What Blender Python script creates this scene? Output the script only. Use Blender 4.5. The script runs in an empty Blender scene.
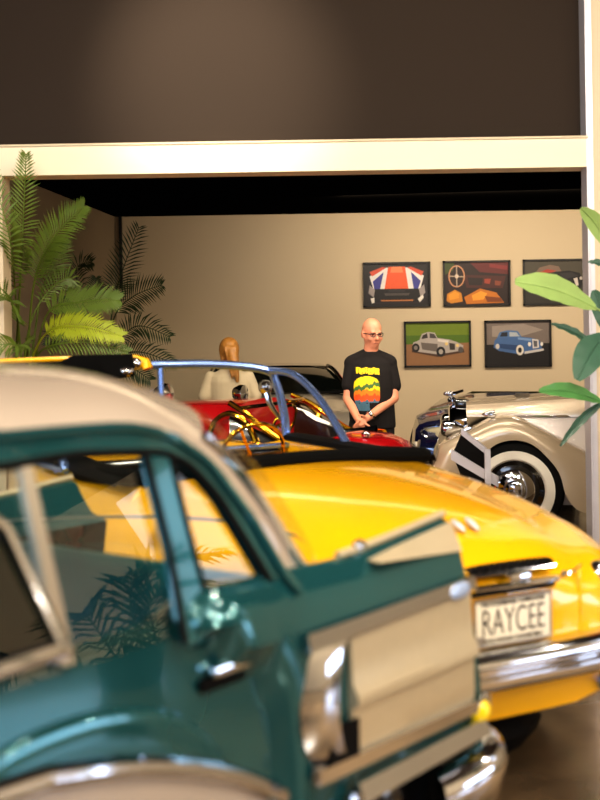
import bpy, bmesh, math, random
from mathutils import Vector, Matrix, Euler
random.seed(7)
C = bpy.context.scene.collection
R = math.radians
# ------------------------------------------------------------------ camera numbers
EYE, FPX, ROLL = 1.65, 1200.0, R(0.9)
def at(px, py, d):
    dx, dy = px - 300.0, py - 322.0
    u = dx * math.cos(ROLL) - dy * math.sin(ROLL)
    v = dx * math.sin(ROLL) + dy * math.cos(ROLL)
    return Vector((u / FPX * d, d, EYE - v / FPX * d))
# ------------------------------------------------------------------ materials
def S(c):
    return tuple(((x / 255.0) / 12.92 if x / 255.0 <= 0.04045 else ((x / 255.0 + 0.055) / 1.055) ** 2.4) for x in c) + (1.0,)
M = {}
def mat(name, rgb, rough=0.5, metal=0.0, coat=0.0, vary=0.06, scale=6.0, bump=0.0, emit=0.0, spec=0.5, coat_rough=0.03):
    m = bpy.data.materials.new(name); m.use_nodes = True
    nt = m.node_tree; b = nt.nodes['Principled BSDF']
    tc = nt.nodes.new('ShaderNodeTexCoord'); nz = nt.nodes.new('ShaderNodeTexNoise')
    nz.inputs['Scale'].default_value = scale; nz.inputs['Detail'].default_value = 4
    nt.links.new(tc.outputs['Object'], nz.inputs['Vector'])
    mx = nt.nodes.new('ShaderNodeMix'); mx.data_type = 'RGBA'
    c = S(rgb)
    mx.inputs[6].default_value = tuple(x * (1 - vary) for x in c[:3]) + (1,)
    mx.inputs[7].default_value = tuple(min(1, x * (1 + vary)) for x in c[:3]) + (1,)
    nt.links.new(nz.outputs['Fac'], mx.inputs[0])
    nt.links.new(mx.outputs[2], b.inputs['Base Color'])
    b.inputs['Roughness'].default_value = rough; b.inputs['Metallic'].default_value = metal
    b.inputs['Coat Weight'].default_value = coat; b.inputs['Coat Roughness'].default_value = coat_rough
    b.inputs['Specular IOR Level'].default_value = spec
    if emit:
        nt.links.new(mx.outputs[2], b.inputs['Emission Color']); b.inputs['Emission Strength'].default_value = emit
    if bump:
        bp = nt.nodes.new('ShaderNodeBump'); bp.inputs['Strength'].default_value = bump; bp.inputs['Distance'].default_value = 0.02
        nt.links.new(nz.outputs['Fac'], bp.inputs['Height']); nt.links.new(bp.outputs['Normal'], b.inputs['Normal'])
    M[name] = m
    return m
def glassmat(name, tint, refl=1.0):
    m = bpy.data.materials.new(name); m.use_nodes = True
    nt = m.node_tree; nt.nodes.clear()
    o = nt.nodes.new('ShaderNodeOutputMaterial'); mix = nt.nodes.new('ShaderNodeMixShader')
    t = nt.nodes.new('ShaderNodeBsdfTransparent'); g = nt.nodes.new('ShaderNodeBsdfGlossy')
    ge = nt.nodes.new('ShaderNodeNewGeometry'); dt = nt.nodes.new('ShaderNodeVectorMath'); dt.operation = 'DOT_PRODUCT'
    nt.links.new(ge.outputs['Normal'], dt.inputs[0]); nt.links.new(ge.outputs['Incoming'], dt.inputs[1])
    def mth(op, a, b=None):
        n = nt.nodes.new('ShaderNodeMath'); n.operation = op; nt.links.new(a, n.inputs[0])
        if b is not None: n.inputs[1].default_value = b
        return n
    ab = mth('ABSOLUTE', dt.outputs['Value']); iv = mth('MULTIPLY_ADD', ab.outputs[0], -1.0); iv.inputs[2].default_value = 1.0
    pw = mth('POWER', iv.outputs[0], 5.0); sc = mth('MULTIPLY_ADD', pw.outputs[0], .9); sc.inputs[2].default_value = .07
    mul = mth('MULTIPLY', sc.outputs[0], refl); mul.use_clamp = True
    t.inputs['Color'].default_value = S(tint); g.inputs['Roughness'].default_value = 0.01
    nt.links.new(mul.outputs[0], mix.inputs[0])
    nt.links.new(t.outputs[0], mix.inputs[1]); nt.links.new(g.outputs[0], mix.inputs[2]); nt.links.new(mix.outputs[0], o.inputs[0])
    M[name] = m
    return m
mat('teal_paint', (42, 100, 105), 0.09, 0.55, 0.7, 0.04)
mat('cream_paint', (182, 168, 154), 0.22, 0.0, 0.8, 0.03)
mat('yellow_paint', (238, 176, 10), 0.25, 0.0, 1.0, 0.03)
mat('red_paint', (190, 14, 24), 0.25, 0.0, 0.9, 0.04)
mat('silver_paint', (188, 178, 162), 0.28, 0.35, 0.8, 0.04)
mat('navy_paint', (22, 24, 62), 0.2, 0.1, 1.0, 0.05)
mat('champagne_paint', (184, 168, 144), 0.26, 0.2, 0.9, 0.03)
mat('champagne_sheen', (206, 200, 196), 0.26, 0.2, 0.9, 0.03)  # champagne with the flank's reflection put into the colour
mat('black_paint', (10, 10, 12), 0.15, 0.0, 1.0, 0.05)
mat('chrome', (215, 218, 225), 0.07, 1.0, 0, 0.02)
mat('satin_metal', (176, 166, 150), 0.3, 1.0, 0, 0.03)
mat('daylit_chrome', (142, 172, 235), 0.24, 0.9, 0, 0.03)  # chrome with blue reflected daylight put into its colour
mat('brass', (214, 160, 40), 0.12, 1.0, 0, 0.05)
mat('anodised', (205, 190, 160), 0.34, 0.45, 0.2, 0.05, 30)
mat('rubber', (12, 12, 12), 0.75, 0, 0, 0.1, spec=.15)
mat('black_trim', (9, 8, 8), 0.7, 0, 0, 0.1, spec=.15)
mat('black_cloth', (8, 8, 8), 0.9, 0, 0, 0.2, 20, spec=.1)
mat('whitewall', (225, 220, 208), 0.5, 0, 0, 0.03)
mat('leather_teal', (40, 120, 124), 0.5, 0, 0, 0.1)
mat('leather_black', (16, 14, 13), 0.5, 0, 0.2, 0.1)
mat('lens_red', (160, 12, 10), 0.1, 0, 1.0, 0.05)
mat('lens_amber', (238, 200, 20), 0.15, 0, 1.0, 0.05, emit=0.25)
mat('lens_clear', (235, 225, 190), 0.1, 0.2, 1.0, 0.05)
mat('emblem_blue', (170, 190, 225), 0.2, 0.2, 0.8, 0.05)
mat('plate_cream', (232, 222, 200), 0.4, 0, 0.3, 0.03)
mat('ink', (38, 26, 26), 0.6)
mat('skin', (222, 150, 118), 0.5, 0, 0, 0.07, 14)
mat('skin_dark', (150, 80, 66), 0.6)
mat('shirt_black', (24, 20, 20), 0.95, 0, 0, 0.12, 25)
mat('print_yellow', (250, 214, 20), 0.7)
mat('print_green', (70, 110, 50), 0.7, vary=0.3, scale=30)
mat('print_orange', (246, 130, 24), 0.7, vary=0.15, scale=30)
mat('print_redorange', (232, 82, 24), 0.7, vary=0.2, scale=30)
mat('print_blue', (70, 110, 130), 0.7, vary=0.3, scale=40)
mat('shirt_beige', (196, 180, 150), 0.85, 0, 0, 0.06, 20, 0.1)
mat('trouser', (36, 34, 38), 0.85)
mat('denim', (52, 62, 92), 0.85)
mat('shoe', (28, 24, 22), 0.5)
mat('hair', (160, 112, 52), 0.45, 0, 0, 0.6, 30)
mat('eye', (24, 20, 20), 0.2)
mat('spectacle', (24, 20, 22), 0.3)
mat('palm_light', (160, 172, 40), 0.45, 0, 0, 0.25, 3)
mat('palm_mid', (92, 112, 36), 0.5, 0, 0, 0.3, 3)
mat('palm_dark', (44, 62, 30), 0.55, 0, 0, 0.3, 3)  # shade of the corner palm put into the leaf colour
mat('palm_stem', (150, 140, 60), 0.6, 0, 0, 0.3, 8)
mat('leaf_light', (150, 178, 108), 0.4, 0, 0.2, 0.15, 10)
mat('leaf_green', (84, 138, 78), 0.4, 0, 0.2, 0.15, 10)
mat('leaf_dark', (62, 96, 78), 0.4, 0, 0.2, 0.15, 10)
mat('pot_dark', (48, 42, 38), 0.6)
mat('soil', (40, 28, 20), 0.95, 0, 0, 0.3, 30)
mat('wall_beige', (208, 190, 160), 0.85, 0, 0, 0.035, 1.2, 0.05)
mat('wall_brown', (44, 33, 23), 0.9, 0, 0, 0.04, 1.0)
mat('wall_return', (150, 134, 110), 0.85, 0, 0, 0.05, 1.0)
mat('beam_white', (232, 218, 190), 0.7, 0, 0, 0.02, 1.5)
mat('column_cream', (206, 190, 162), 0.75, 0, 0, 0.02, 1.5)
mat('edge_metal', (200, 198, 205), 0.4, 0.4)
mat('ceiling_black', (9, 8, 7), 1.0, spec=0.0)
mat('ceiling_brown', (60, 48, 38), 0.95)
mat('frame_black', (16, 13, 12), 0.5)
glassmat('glass', (238, 244, 241), 1.9)
glassmat('glass_clear', (244, 246, 245), 0.22)
glassmat('glass_dark', (70, 80, 66), 1.4)
mat('window_black', (16, 20, 16), 0.08, 0, 0.6, 0.1)
# polished floor
def floor_mat():
    m = mat('floor_concrete', (120, 98, 74), 0.22, 0, 0.25, 0.0, 1.4)
    nt = m.node_tree; b = nt.nodes['Principled BSDF']
    nz = nt.nodes.new('ShaderNodeTexNoise'); nz.inputs['Scale'].default_value = 0.9; nz.inputs['Detail'].default_value = 8
    tc = nt.nodes.new('ShaderNodeTexCoord'); nt.links.new(tc.outputs['Object'], nz.inputs['Vector'])
    r = nt.nodes.new('ShaderNodeValToRGB')
    r.color_ramp.elements[0].position = 0.35; r.color_ramp.elements[0].color = S((84, 70, 54))
    r.color_ramp.elements[1].position = 0.65; r.color_ramp.elements[1].color = S((150, 124, 92))
    nt.links.new(nz.outputs['Fac'], r.inputs[0]); nt.links.new(r.outputs[0], b.inputs['Base Color'])
floor_mat()
# ------------------------------------------------------------------ mesh builder
def crv(pts, n):
    """Catmull-Rom through points (tuples of any length), n samples per span."""
    pts = [tuple(map(float, p)) for p in pts]; out = []
    k = len(pts)
    for i in range(k - 1):
        p0, p1, p2, p3 = pts[max(i - 1, 0)], pts[i], pts[i + 1], pts[min(i + 2, k - 1)]
        for j in range(n):
            t = j / n
            out.append(tuple(0.5 * (2 * b + (c - a) * t + (2 * a - 5 * b + 4 * c - d) * t * t + (3 * b - a - 3 * c + d) * t ** 3)
                             for a, b, c, d in zip(p0, p1, p2, p3)))
    out.append(pts[-1])
    return out
class MB:
    def __init__(s): s.bm = bmesh.new(); s.mi = 0
    def face(s, vs):
        try:
            f = s.bm.faces.new(vs); f.material_index = s.mi; return f
        except ValueError:
            return None
    def v(s, p): return s.bm.verts.new(p)
    def poly(s, pts): s.face([s.v(p) for p in pts]); return s
    def grid(s, rows, cu=False, cv=False, cap=False):
        vr = [[s.v(p) for p in r] for r in rows]
        n, m = len(vr), len(vr[0])
        for i in range(n if cu else n - 1):
            a, b = vr[i], vr[(i + 1) % n]
            for j in range(m if cv else m - 1):
                k = (j + 1) % m
                s.face([a[j], a[k], b[k], b[j]])
        if cap: s.face(vr[0][::-1]); s.face(vr[-1])
        return s
    def tube(s, pts, r, seg=8, closed=False, cap=True, flat=1.0, up=(0, 0, 1)):
        pts = [Vector(p) for p in pts]; n = len(pts)
        rr = r if isinstance(r, (list, tuple)) else [r] * n
        rows = []; up = Vector(up)
        for i, p in enumerate(pts):
            if closed: t = pts[(i + 1) % n] - pts[i - 1]
            else: t = pts[min(i + 1, n - 1)] - pts[max(i - 1, 0)]
            t.normalize()
            a = t.cross(up)
            if a.length < 1e-3: a = t.cross(Vector((1, 0.01, 0)))
            a.normalize(); b = a.cross(t)
            rows.append([p + (a * math.cos(q) + b * flat * math.sin(q)) * rr[i] for q in [2 * math.pi * k / seg for k in range(seg)]])
        return s.grid(rows, cu=closed, cv=True, cap=cap and not closed)
    def lathe(s, prof, c=(0, 0, 0), axis='z', seg=32):
        c = Vector(c); rows = []
        for k in range(seg):
            q = 2 * math.pi * k / seg; row = []
            for r, h in prof:
                if axis == 'z': p = (r * math.cos(q), r * math.sin(q), h)
                elif axis == 'y': p = (r * math.cos(q), h, r * math.sin(q))
                else: p = (h, r * math.cos(q), r * math.sin(q))
                row.append(c + Vector(p))
            rows.append(row)
        return s.grid(rows, cu=True)
    def ell(s, c, r, rot=None, nu=14, nv=10):
        c = Vector(c); rows = []
        for i in range(nv + 1):
            a = math.pi * (i + 0.02) / (nv + 0.04); row = []
            for j in range(nu):
                q = 2 * math.pi * j / nu
                p = Vector((r[0] * math.sin(a) * math.cos(q), r[1] * math.sin(a) * math.sin(q), r[2] * math.cos(a)))
                if rot is not None: p = rot @ p
                row.append(c + p)
            rows.append(row)
        return s.grid(rows, cv=True, cap=True)
    def cap(s, p0, p1, r0, r1, seg=12, flat=1.0, up=(0, 0, 1)):
        """tapered capsule with round ends"""
        p0, p1 = Vector(p0), Vector(p1); d = (p1 - p0).normalized(); pts = []; rr = []
        for k in range(5):
            a = math.pi / 2 * (1 - k / 4.0) * 0.97
            pts.append(p0 - d * r0 * math.sin(a)); rr.append(r0 * math.cos(a))
        for k in range(5):
            a = math.pi / 2 * (k / 4.0) * 0.97
            pts.append(p1 + d * r1 * math.sin(a)); rr.append(r1 * math.cos(a))
        return s.tube(pts, rr, seg, flat=flat, up=up)
    def box(s, c, size, rot=None, bev=0.0):
        c = Vector(c); t = bmesh.new(); bmesh.ops.create_cube(t, size=1)
        for v in t.verts: v.co = Vector((v.co.x * size[0], v.co.y * size[1], v.co.z * size[2]))
        if bev: bmesh.ops.bevel(t, geom=t.edges[:], offset=bev, segments=2, profile=0.6, affect='EDGES')
        mp = {}
        for v in t.verts:
            p = v.co.copy()
            if rot is not None: p = rot @ p
            mp[v] = s.v(c + p)
        for f in t.faces: s.face([mp[v] for v in f.verts])
        t.free(); return s
    def prism(s, front, off):
        off = Vector(off); a = [s.v(p) for p in front]; b = [s.v(Vector(p) + off) for p in front]
        s.face(a[::-1]); s.face(b); n = len(a)
        for i in range(n): s.face([a[i], a[(i + 1) % n], b[(i + 1) % n], b[i]])
        return s
    def strip(s, e0, e1, off):
        """solid band between two poly-lines of equal length, thickened by off"""
        off = Vector(off); e0 = [Vector(p) for p in e0]; e1 = [Vector(p) for p in e1]
        rows = [[a, b, b + off, a + off] for a, b in zip(e0, e1)]
        return s.grid(rows, cv=True, cap=True)
    def build(s, name, m, parent=None, smooth=35, mirror_y=None):
        bmesh.ops.recalc_face_normals(s.bm, faces=s.bm.faces)
        me = bpy.data.meshes.new(name); s.bm.to_mesh(me); s.bm.free()
        for x in (m if isinstance(m, (list, tuple)) else [m]): me.materials.append(M[x] if isinstance(x, str) else x)
        if smooth:
            me.polygons.foreach_set('use_smooth', [True] * len(me.polygons))
            me.set_sharp_from_angle(angle=R(smooth))
        o = bpy.data.objects.new(name, me); C.objects.link(o)
        if parent: o.parent = parent
        return o
def thing(name, label, cat, loc=(0, 0, 0), rz=0.0, group=None):
    o = bpy.data.objects.new(name, None); C.objects.link(o); o.location = loc; o.rotation_euler = (0, 0, rz)
    o.empty_display_size = 0.1
    o['label'] = label; o['category'] = cat
    if group: o['group'] = group
    return o
def struct(o): o['kind'] = 'structure'; return o
def copy_tree(o, parent=None):
    c = o.copy(); C.objects.link(c)
    if parent: c.parent = parent
    for ch in list(o.children): copy_tree(ch, c)
    return c
def lerp(a, b, t): return a + (b - a) * t
def interp(tab, x):
    if x <= tab[0][0]: return tab[0][1]
    for (a, va), (b, vb) in zip(tab, tab[1:]):
        if x <= b: return lerp(va, vb, (x - a) / (b - a))
    return tab[-1][1]
def sinterp(tab, x):
    if x <= tab[0][0]: return tab[0][1]
    for (a, va), (b, vb) in zip(tab, tab[1:]):
        if x <= b:
            t = (x - a) / (b - a); t = t * t * (3 - 2 * t); return lerp(va, vb, t)
    return tab[-1][1]
def full(x, half):
    """mirror a half profile [(y,z)...] listed from the near (-y) sill up to the centre line"""
    a = [(x, -y, z) for y, z in half]; b = [(x, y, z) for y, z in half[::-1] if y > 1e-6]
    return a + b
def wheel(parent, c, r, w, side=-1, wall=False, hub='chrome', disc='black_paint'):
    t = MB(); s = side
    prof = [(r * .60, -w * .30), (r * .68, -w * .48), (r * .82, -w * .5), (r * .95, -w * .42), (r, -w * .25), (r, w * .25), (r * .95, w * .42), (r * .8, w * .5), (r * .62, w * .4)]
    t.lathe(prof, c, 'y', 40)
    ty = t.build('tyre', 'rubber', parent)
    if wall:
        q = MB(); y = s * (w * .5 + .003)
        q.lathe([(r * .60, y - s * .02), (r * .635, y), (r * .80, y), (r * .815, y - s * .012)], c, 'y', 40)
        q.build('whitewall_band', 'whitewall', ty)
    d = MB()
    d.lathe([(r * .62, s * w * .42), (r * .60, s * w * .3), (r * .5, s * w * .2), (r * .35, s * w * .26), (.001, s * w * .26)], c, 'y', 40)
    ri = d.build('rim', disc, parent)
    h = MB()
    h.lathe([(r * .42, s * w * .26), (r * .41, s * w * .36), (r * .34, s * w * .46), (r * .22, s * w * .5), (r * .19, s * w * .62), (r * .1, s * w * .68), (.001, s * w * .68)], c, 'y', 32)
    h.build('hub_cap', hub, ri)
    return ty
# ================================================================== THE SETTING
def slab(name, pts, off, m):
    b = MB(); b.prism(pts, off); return struct(b.build(name, m, smooth=0))
slab('floor', [(-9, -7, 0), (9, -7, 0), (9, 16, 0), (-9, 16, 0)], (0, 0, -.1), 'floor_concrete')
slab('wall_back', [(-3, 15, 0), (7, 15, 0), (7, 15, 3.3), (-3, 15, 3.3)], (0, .2, 0), 'wall_beige')
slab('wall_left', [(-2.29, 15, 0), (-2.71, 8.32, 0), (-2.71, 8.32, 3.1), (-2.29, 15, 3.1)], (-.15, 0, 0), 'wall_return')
slab('wall_right', [(6.5, 15, 0), (6.5, -7, 0), (6.5, -7, 4.7), (6.5, 15, 4.7)], (.2, 0, 0), 'wall_beige')
slab('wall_outer_left', [(-8, 8.2, 0), (-8, -7, 0), (-8, -7, 4.7), (-8, 8.2, 4.7)], (-.2, 0, 0), 'wall_beige')
slab('wall_rear', [(-8, -6.5, 0), (6.5, -6.5, 0), (6.5, -6.5, 4.7), (-8, -6.5, 4.7)], (0, -.2, 0), 'wall_beige')
slab('wall_upper', [(-8, 8.12, 2.835), (6.5, 8.12, 2.835), (6.5, 8.12, 4.7), (-8, 8.12, 4.7)], (0, .2, 0), 'wall_brown')
slab('wall_flank', [(-8, 8.12, 0), (-2.01, 8.12, 0), (-2.01, 8.12, 2.835), (-8, 8.12, 2.835)], (0, .2, 0), 'wall_beige')
slab('ceiling', [(-8.2, -6.7, 4.6), (6.7, -6.7, 4.6), (6.7, 8.3, 4.6), (-8.2, 8.3, 4.6)], (0, 0, .1), 'ceiling_brown')
slab('ceiling_alcove', [(-3, 8.3, 3.0), (6.5, 8.3, 3.0), (6.5, 15.1, 3.0), (-3, 15.1, 3.0)], (0, 0, .1), 'ceiling_black')
# white header beam across the opening, with a thin metal lip along its top, and the jamb at its end
b = MB(); b.box((-3.0, 8.08, 2.745), (1.96, .26, .19)); b.box((4.65, 8.08, 2.745), (3.68, .24, .19)); b.box((-.03, 8.08, 2.745), (3.92, .24, .19)); struct(b.build('trim_1', 'beam_white', smooth=0))
b = MB(); b.box((-3.02, 7.96, 2.848), (9.9, .03, .014)); struct(b.build('trim_2', 'column_cream', smooth=0))
b = MB(); b.box((-1.985, 8.06, 1.325), (.05, .22, 2.65), bev=.006); struct(b.build('trim_3', 'column_cream', smooth=0))
b = MB(); b.box((2.37, 8.08, 2.3), (.86, .24, 4.6)); struct(b.build('pillar', 'column_cream', smooth=0))
b = MB(); b.box((1.925, 8.04, 2.3), (.014, .165, 4.6)); b.box((1.945, 7.955, 2.3), (.03, .012, 4.6)); struct(b.build('trim_4', 'edge_metal', smooth=0))
# dark cable trunking in the far corner
b = MB(); b.box((-2.22, 14.96, 2.55), (.035, .05, .9)); struct(b.build('trim_5', 'frame_black', smooth=0))

# ================================================================== PICTURES ON THE BACK WALL
def picture(px0, px1, py0, py1, label, polys, bg):
    """polys: (material, [(u,v)...]) in unit picture coordinates, v down"""
    a = at(px0, py0, 14.96); c = at(px1, py1, 14.96)
    x0, x1 = a.x, c.x; z1 = (a.z + at(px1, py0, 14.96).z) / 2; z0 = (c.z + at(px0, py1, 14.96).z) / 2
    cx, cz = (x0 + x1) / 2, (z0 + z1) / 2; w, h = x1 - x0, z1 - z0
    t = thing('framed_picture', label, 'picture', (cx, 15.0, cz), 0, 'car pictures hung on the back wall')
    f = MB(); fw = .022
    for sx, sz, px, pz in ((w, fw, 0, h / 2 - fw / 2), (w, fw, 0, -h / 2 + fw / 2), (fw, h, w / 2 - fw / 2, 0), (fw, h, -w / 2 + fw / 2, 0)):
        f.box((px, -.025, pz), (sx, .04, sz))
    f.build('frame', 'frame_black', t, 0)
    names = []
    b = MB()
    def mi(col):
        k = 'ink_%d_%d_%d' % col
        if k not in M: mat(k, col, 0.5, vary=0.08, scale=25)
        if k not in names: names.append(k)
        return names.index(k)
    for i, (col, pts) in enumerate([(bg, [(0, 0), (1, 0), (1, 1), (0, 1)])] + polys):
        b.mi = mi(col); y = -.014 - i * .0004
        b.poly([((u - .5) * (w - fw * 1.4), y, (.5 - v) * (h - fw * 1.4)) for u, v in pts])
    b.build('print', names, t, 0)
    return t
def disc(cu, cv, ru, rv, n=16, a0=0.0, a1=2 * math.pi):
    return [(cu + ru * math.cos(a0 + (a1 - a0) * k / n), cv + rv * math.sin(a0 + (a1 - a0) * k / n)) for k in range(n)]
def ring(col, cu, cv, ru, rv, w, n=20):
    out = []
    for k in range(n):
        a, c = 2 * math.pi * k / n, 2 * math.pi * (k + 1) / n
        out.append((col, [(cu + ru * math.cos(a), cv + rv * math.sin(a)), (cu + ru * math.cos(c), cv + rv * math.sin(c)),
                          (cu + (ru - w) * math.cos(c), cv + (rv - w * 1.4) * math.sin(c)), (cu + (ru - w) * math.cos(a), cv + (rv - w * 1.4) * math.sin(a))]))
    return out
K = (18, 14, 14)
p1 = [((30, 24, 30), [(.06, .2), (.3, .06), (.7, .06), (.94, .2), (.98, .8), (.9, .95), (.1, .95), (.02, .8)]),
      ((226, 220, 214), [(.08, .3), (.3, .1), (.68, .1), (.92, .3), (.86, .62), (.14, .62)]),
      ((60, 60, 140), [(.13, .42), (.3, .2), (.24, .6), (.15, .6)]), ((60, 60, 140), [(.72, .2), (.87, .42), (.83, .6), (.76, .6)]),
      ((206, 80, 50), [(.08, .2), (.28, .08), (.34, .1), (.12, .3)]), ((206, 80, 50), [(.92, .2), (.72, .08), (.66, .1), (.88, .3)]),
      ((228, 90, 42), [(.37, .08), (.63, .08), (.68, .6), (.31, .6)]), ((238, 130, 80), [(.42, .08), (.58, .08), (.6, .22), (.4, .22)]),
      ((14, 12, 14), [(.14, .6), (.86, .6), (.84, .9), (.16, .9)]), ((70, 62, 60), [(.3, .7), (.7, .7), (.68, .76), (.32, .76)]),
      ((40, 36, 38), [(.36, .62), (.64, .62), (.62, .68), (.38, .68)]),
      ((150, 140, 136), [(.08, .5), (.16, .62), (.14, .8), (.06, .7)]), ((150, 140, 136), [(.92, .5), (.84, .62), (.86, .8), (.94, .7)]),
      ((222, 216, 206), [(.09, .82), (.15, .8), (.15, .92), (.11, .94)]), ((222, 216, 206), [(.82, .84), (.9, .74), (.91, .82), (.85, .93)]),
      ((190, 120, 60), [(.24, .86), (.76, .86), (.74, .89), (.26, .89)])]
picture(363, 431, 262, 307, 'framed photo of a car bonnet painted with orange, white and blue stripes', p1, K)
p2 = [((96, 30, 28), [(.4, .02), (1, .02), (1, .3), (.55, .24)]), ((60, 74, 22), [(0, 0), (.16, 0), (.14, .2), (0, .3)]),
      ((128, 40, 40), [(.7, .05), (.98, .1), (.98, .2), (.7, .13)]),
      ((70, 28, 22), [(.3, .3), (.95, .34), (.9, .62), (.34, .6)]), ((30, 16, 14), [(.36, .36), (.6, .38), (.58, .55), (.38, .54)]),
      ((150, 60, 40), [(.62, .4), (.72, .4), (.7, .52), (.62, .5)]), ((130, 64, 40), [(.78, .44), (.88, .46), (.86, .56), (.78, .55)]),
      ((202, 130, 34), [(.04, .74), (.16, .64), (.26, .72), (.28, .92), (.1, .96), (.03, .9)]),
      ((222, 150, 40), [(.06, .76), (.16, .68), (.23, .74), (.22, .84), (.08, .88)]),
      ((190, 112, 26), [(.3, .82), (.55, .62), (.8, .72), (.92, .96), (.34, .98)]), ((226, 152, 44), [(.42, .78), (.56, .68), (.66, .74), (.6, .88), (.44, .9)]),
      ((120, 60, 18), [(.62, .8), (.86, .84), (.9, .94), (.66, .94)])]
p2 += ring((196, 140, 100), .19, .33, .13, .26, .022) + [((170, 150, 130), [(.07, .31), (.31, .33), (.31, .36), (.07, .34)]), ((170, 150, 130), [(.18, .08), (.2, .08), (.2, .58), (.18, .58)]), ((210, 190, 170), disc(.19, .33, .03, .05))]
picture(443, 511, 260.5, 306, 'framed photo of a red car interior with steering wheel and tan seats', p2, (36, 16, 12))
p3 = [((70, 64, 50), [(0, 0), (1, 0), (1, .5), (0, .5)]), ((46, 42, 36), [(0, .7), (1, .66), (1, 1), (0, 1)]),
      ((120, 96, 80), [(.16, .3), (.24, .16), (.4, .1), (.54, .14), (.58, .26), (.2, .36)]), ((170, 60, 44), [(.22, .28), (.36, .2), (.5, .24), (.3, .34)]),
      ((14, 13, 15), [(.1, .5), (.2, .32), (.5, .26), (.7, .24), (.86, .3), (.92, .5), (.86, .66), (.6, .74), (.16, .7)]),
      ((40, 38, 40), [(.55, .3), (.74, .28), (.84, .36), (.62, .44)]), ((8, 8, 8), disc(.24, .62, .09, .14)), ((8, 8, 8), disc(.68, .64, .1, .16)),
      ((150, 140, 130), disc(.68, .64, .045, .07)), ((200, 190, 180), [(.76, .42), (.82, .4), (.84, .58), (.8, .6)]), ((180, 170, 160), disc(.88, .42, .025, .04))]
picture(523, 591, 259, 305, 'framed photo of a black open car with a red hood, half behind a leaf', p3, (54, 50, 42))
p4 = [((108, 128, 22), [(0, 0), (1, 0), (1, .5), (0, .5)]), ((80, 110, 20), [(0, .3), (1, .3), (1, .5), (0, .5)]), ((146, 106, 70), [(0, .5), (1, .48), (1, 1), (0, 1)]),
      ((80, 56, 40), [(.1, .62), (.9, .6), (.92, .7), (.5, .8), (.1, .68)]),
      ((176, 166, 158), [(.1, .6), (.12, .46), (.22, .4), (.26, .26), (.36, .22), (.46, .24), (.5, .36), (.68, .4), (.8, .46), (.9, .54), (.9, .66), (.7, .7), (.5, .74), (.14, .66)]),
      ((60, 52, 48), [(.27, .3), (.34, .25), (.35, .36), (.25, .38)]), ((78, 72, 70), [(.38, .25), (.45, .27), (.49, .37), (.38, .36)]),
      ((110, 100, 94), [(.24, .46), (.5, .5), (.5, .68), (.26, .62)]), ((216, 206, 196), [(.5, .38), (.68, .42), (.66, .48), (.5, .44)]),
      ((34, 30, 30), disc(.16, .58, .06, .1)), ((34, 30, 30), disc(.55, .68, .07, .12)), ((170, 160, 150), disc(.55, .68, .035, .06)), ((130, 120, 112), disc(.16, .58, .03, .05)),
      ((60, 54, 50), [(.68, .48), (.77, .5), (.77, .64), (.69, .64)]), ((224, 196, 130), disc(.64, .5, .025, .04)), ((224, 196, 130), disc(.81, .54, .025, .04)), ((90, 84, 80), disc(.86, .64, .04, .07))]
picture(404, 471.5, 321, 367, 'framed photo of a silver streamlined coupe on grass and gravel', p4, (120, 110, 60))
p5 = [((120, 108, 100), [(0, 0), (1, 0), (1, .52), (0, .52)]), ((150, 138, 128), [(.1, .1), (.6, .06), (.9, .2), (.5, .36), (.1, .34)]), ((26, 22, 22), [(0, .52), (1, .5), (1, 1), (0, 1)]),
      ((72, 104, 150), [(.12, .58), (.14, .42), (.2, .34), (.5, .34), (.72, .38), (.84, .44), (.88, .64), (.7, .7), (.5, .74), (.2, .66)]),
      ((84, 116, 160), [(.18, .36), (.22, .24), (.34, .2), (.5, .22), (.56, .35)]), ((40, 44, 54), [(.22, .34), (.25, .25), (.34, .24), (.34, .34)]), ((170, 176, 180), [(.37, .24), (.48, .25), (.53, .34), (.37, .34)]),
      ((120, 150, 190), [(.5, .36), (.72, .4), (.7, .45), (.5, .41)]), ((44, 70, 112), [(.22, .5), (.5, .54), (.48, .66), (.22, .6)]),
      ((214, 206, 194), disc(.53, .65, .06, .12)), ((40, 40, 44), disc(.53, .65, .03, .06)), ((200, 194, 184), disc(.18, .56, .03, .06)),
      ((206, 200, 196), [(.72, .4), (.82, .42), (.83, .6), (.73, .62)]), ((90, 90, 96), [(.74, .44), (.8, .45), (.8, .58), (.75, .58)]), ((226, 220, 210), disc(.68, .52, .025, .05)), ((226, 220, 210), disc(.87, .52, .022, .045)),
      ((196, 190, 186), [(.6, .68), (.9, .62), (.9, .67), (.6, .74)])]
picture(484.5, 552, 320, 367, 'framed photo of a blue saloon with whitewall tyres on dark ground', p5, (90, 80, 76))

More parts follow.
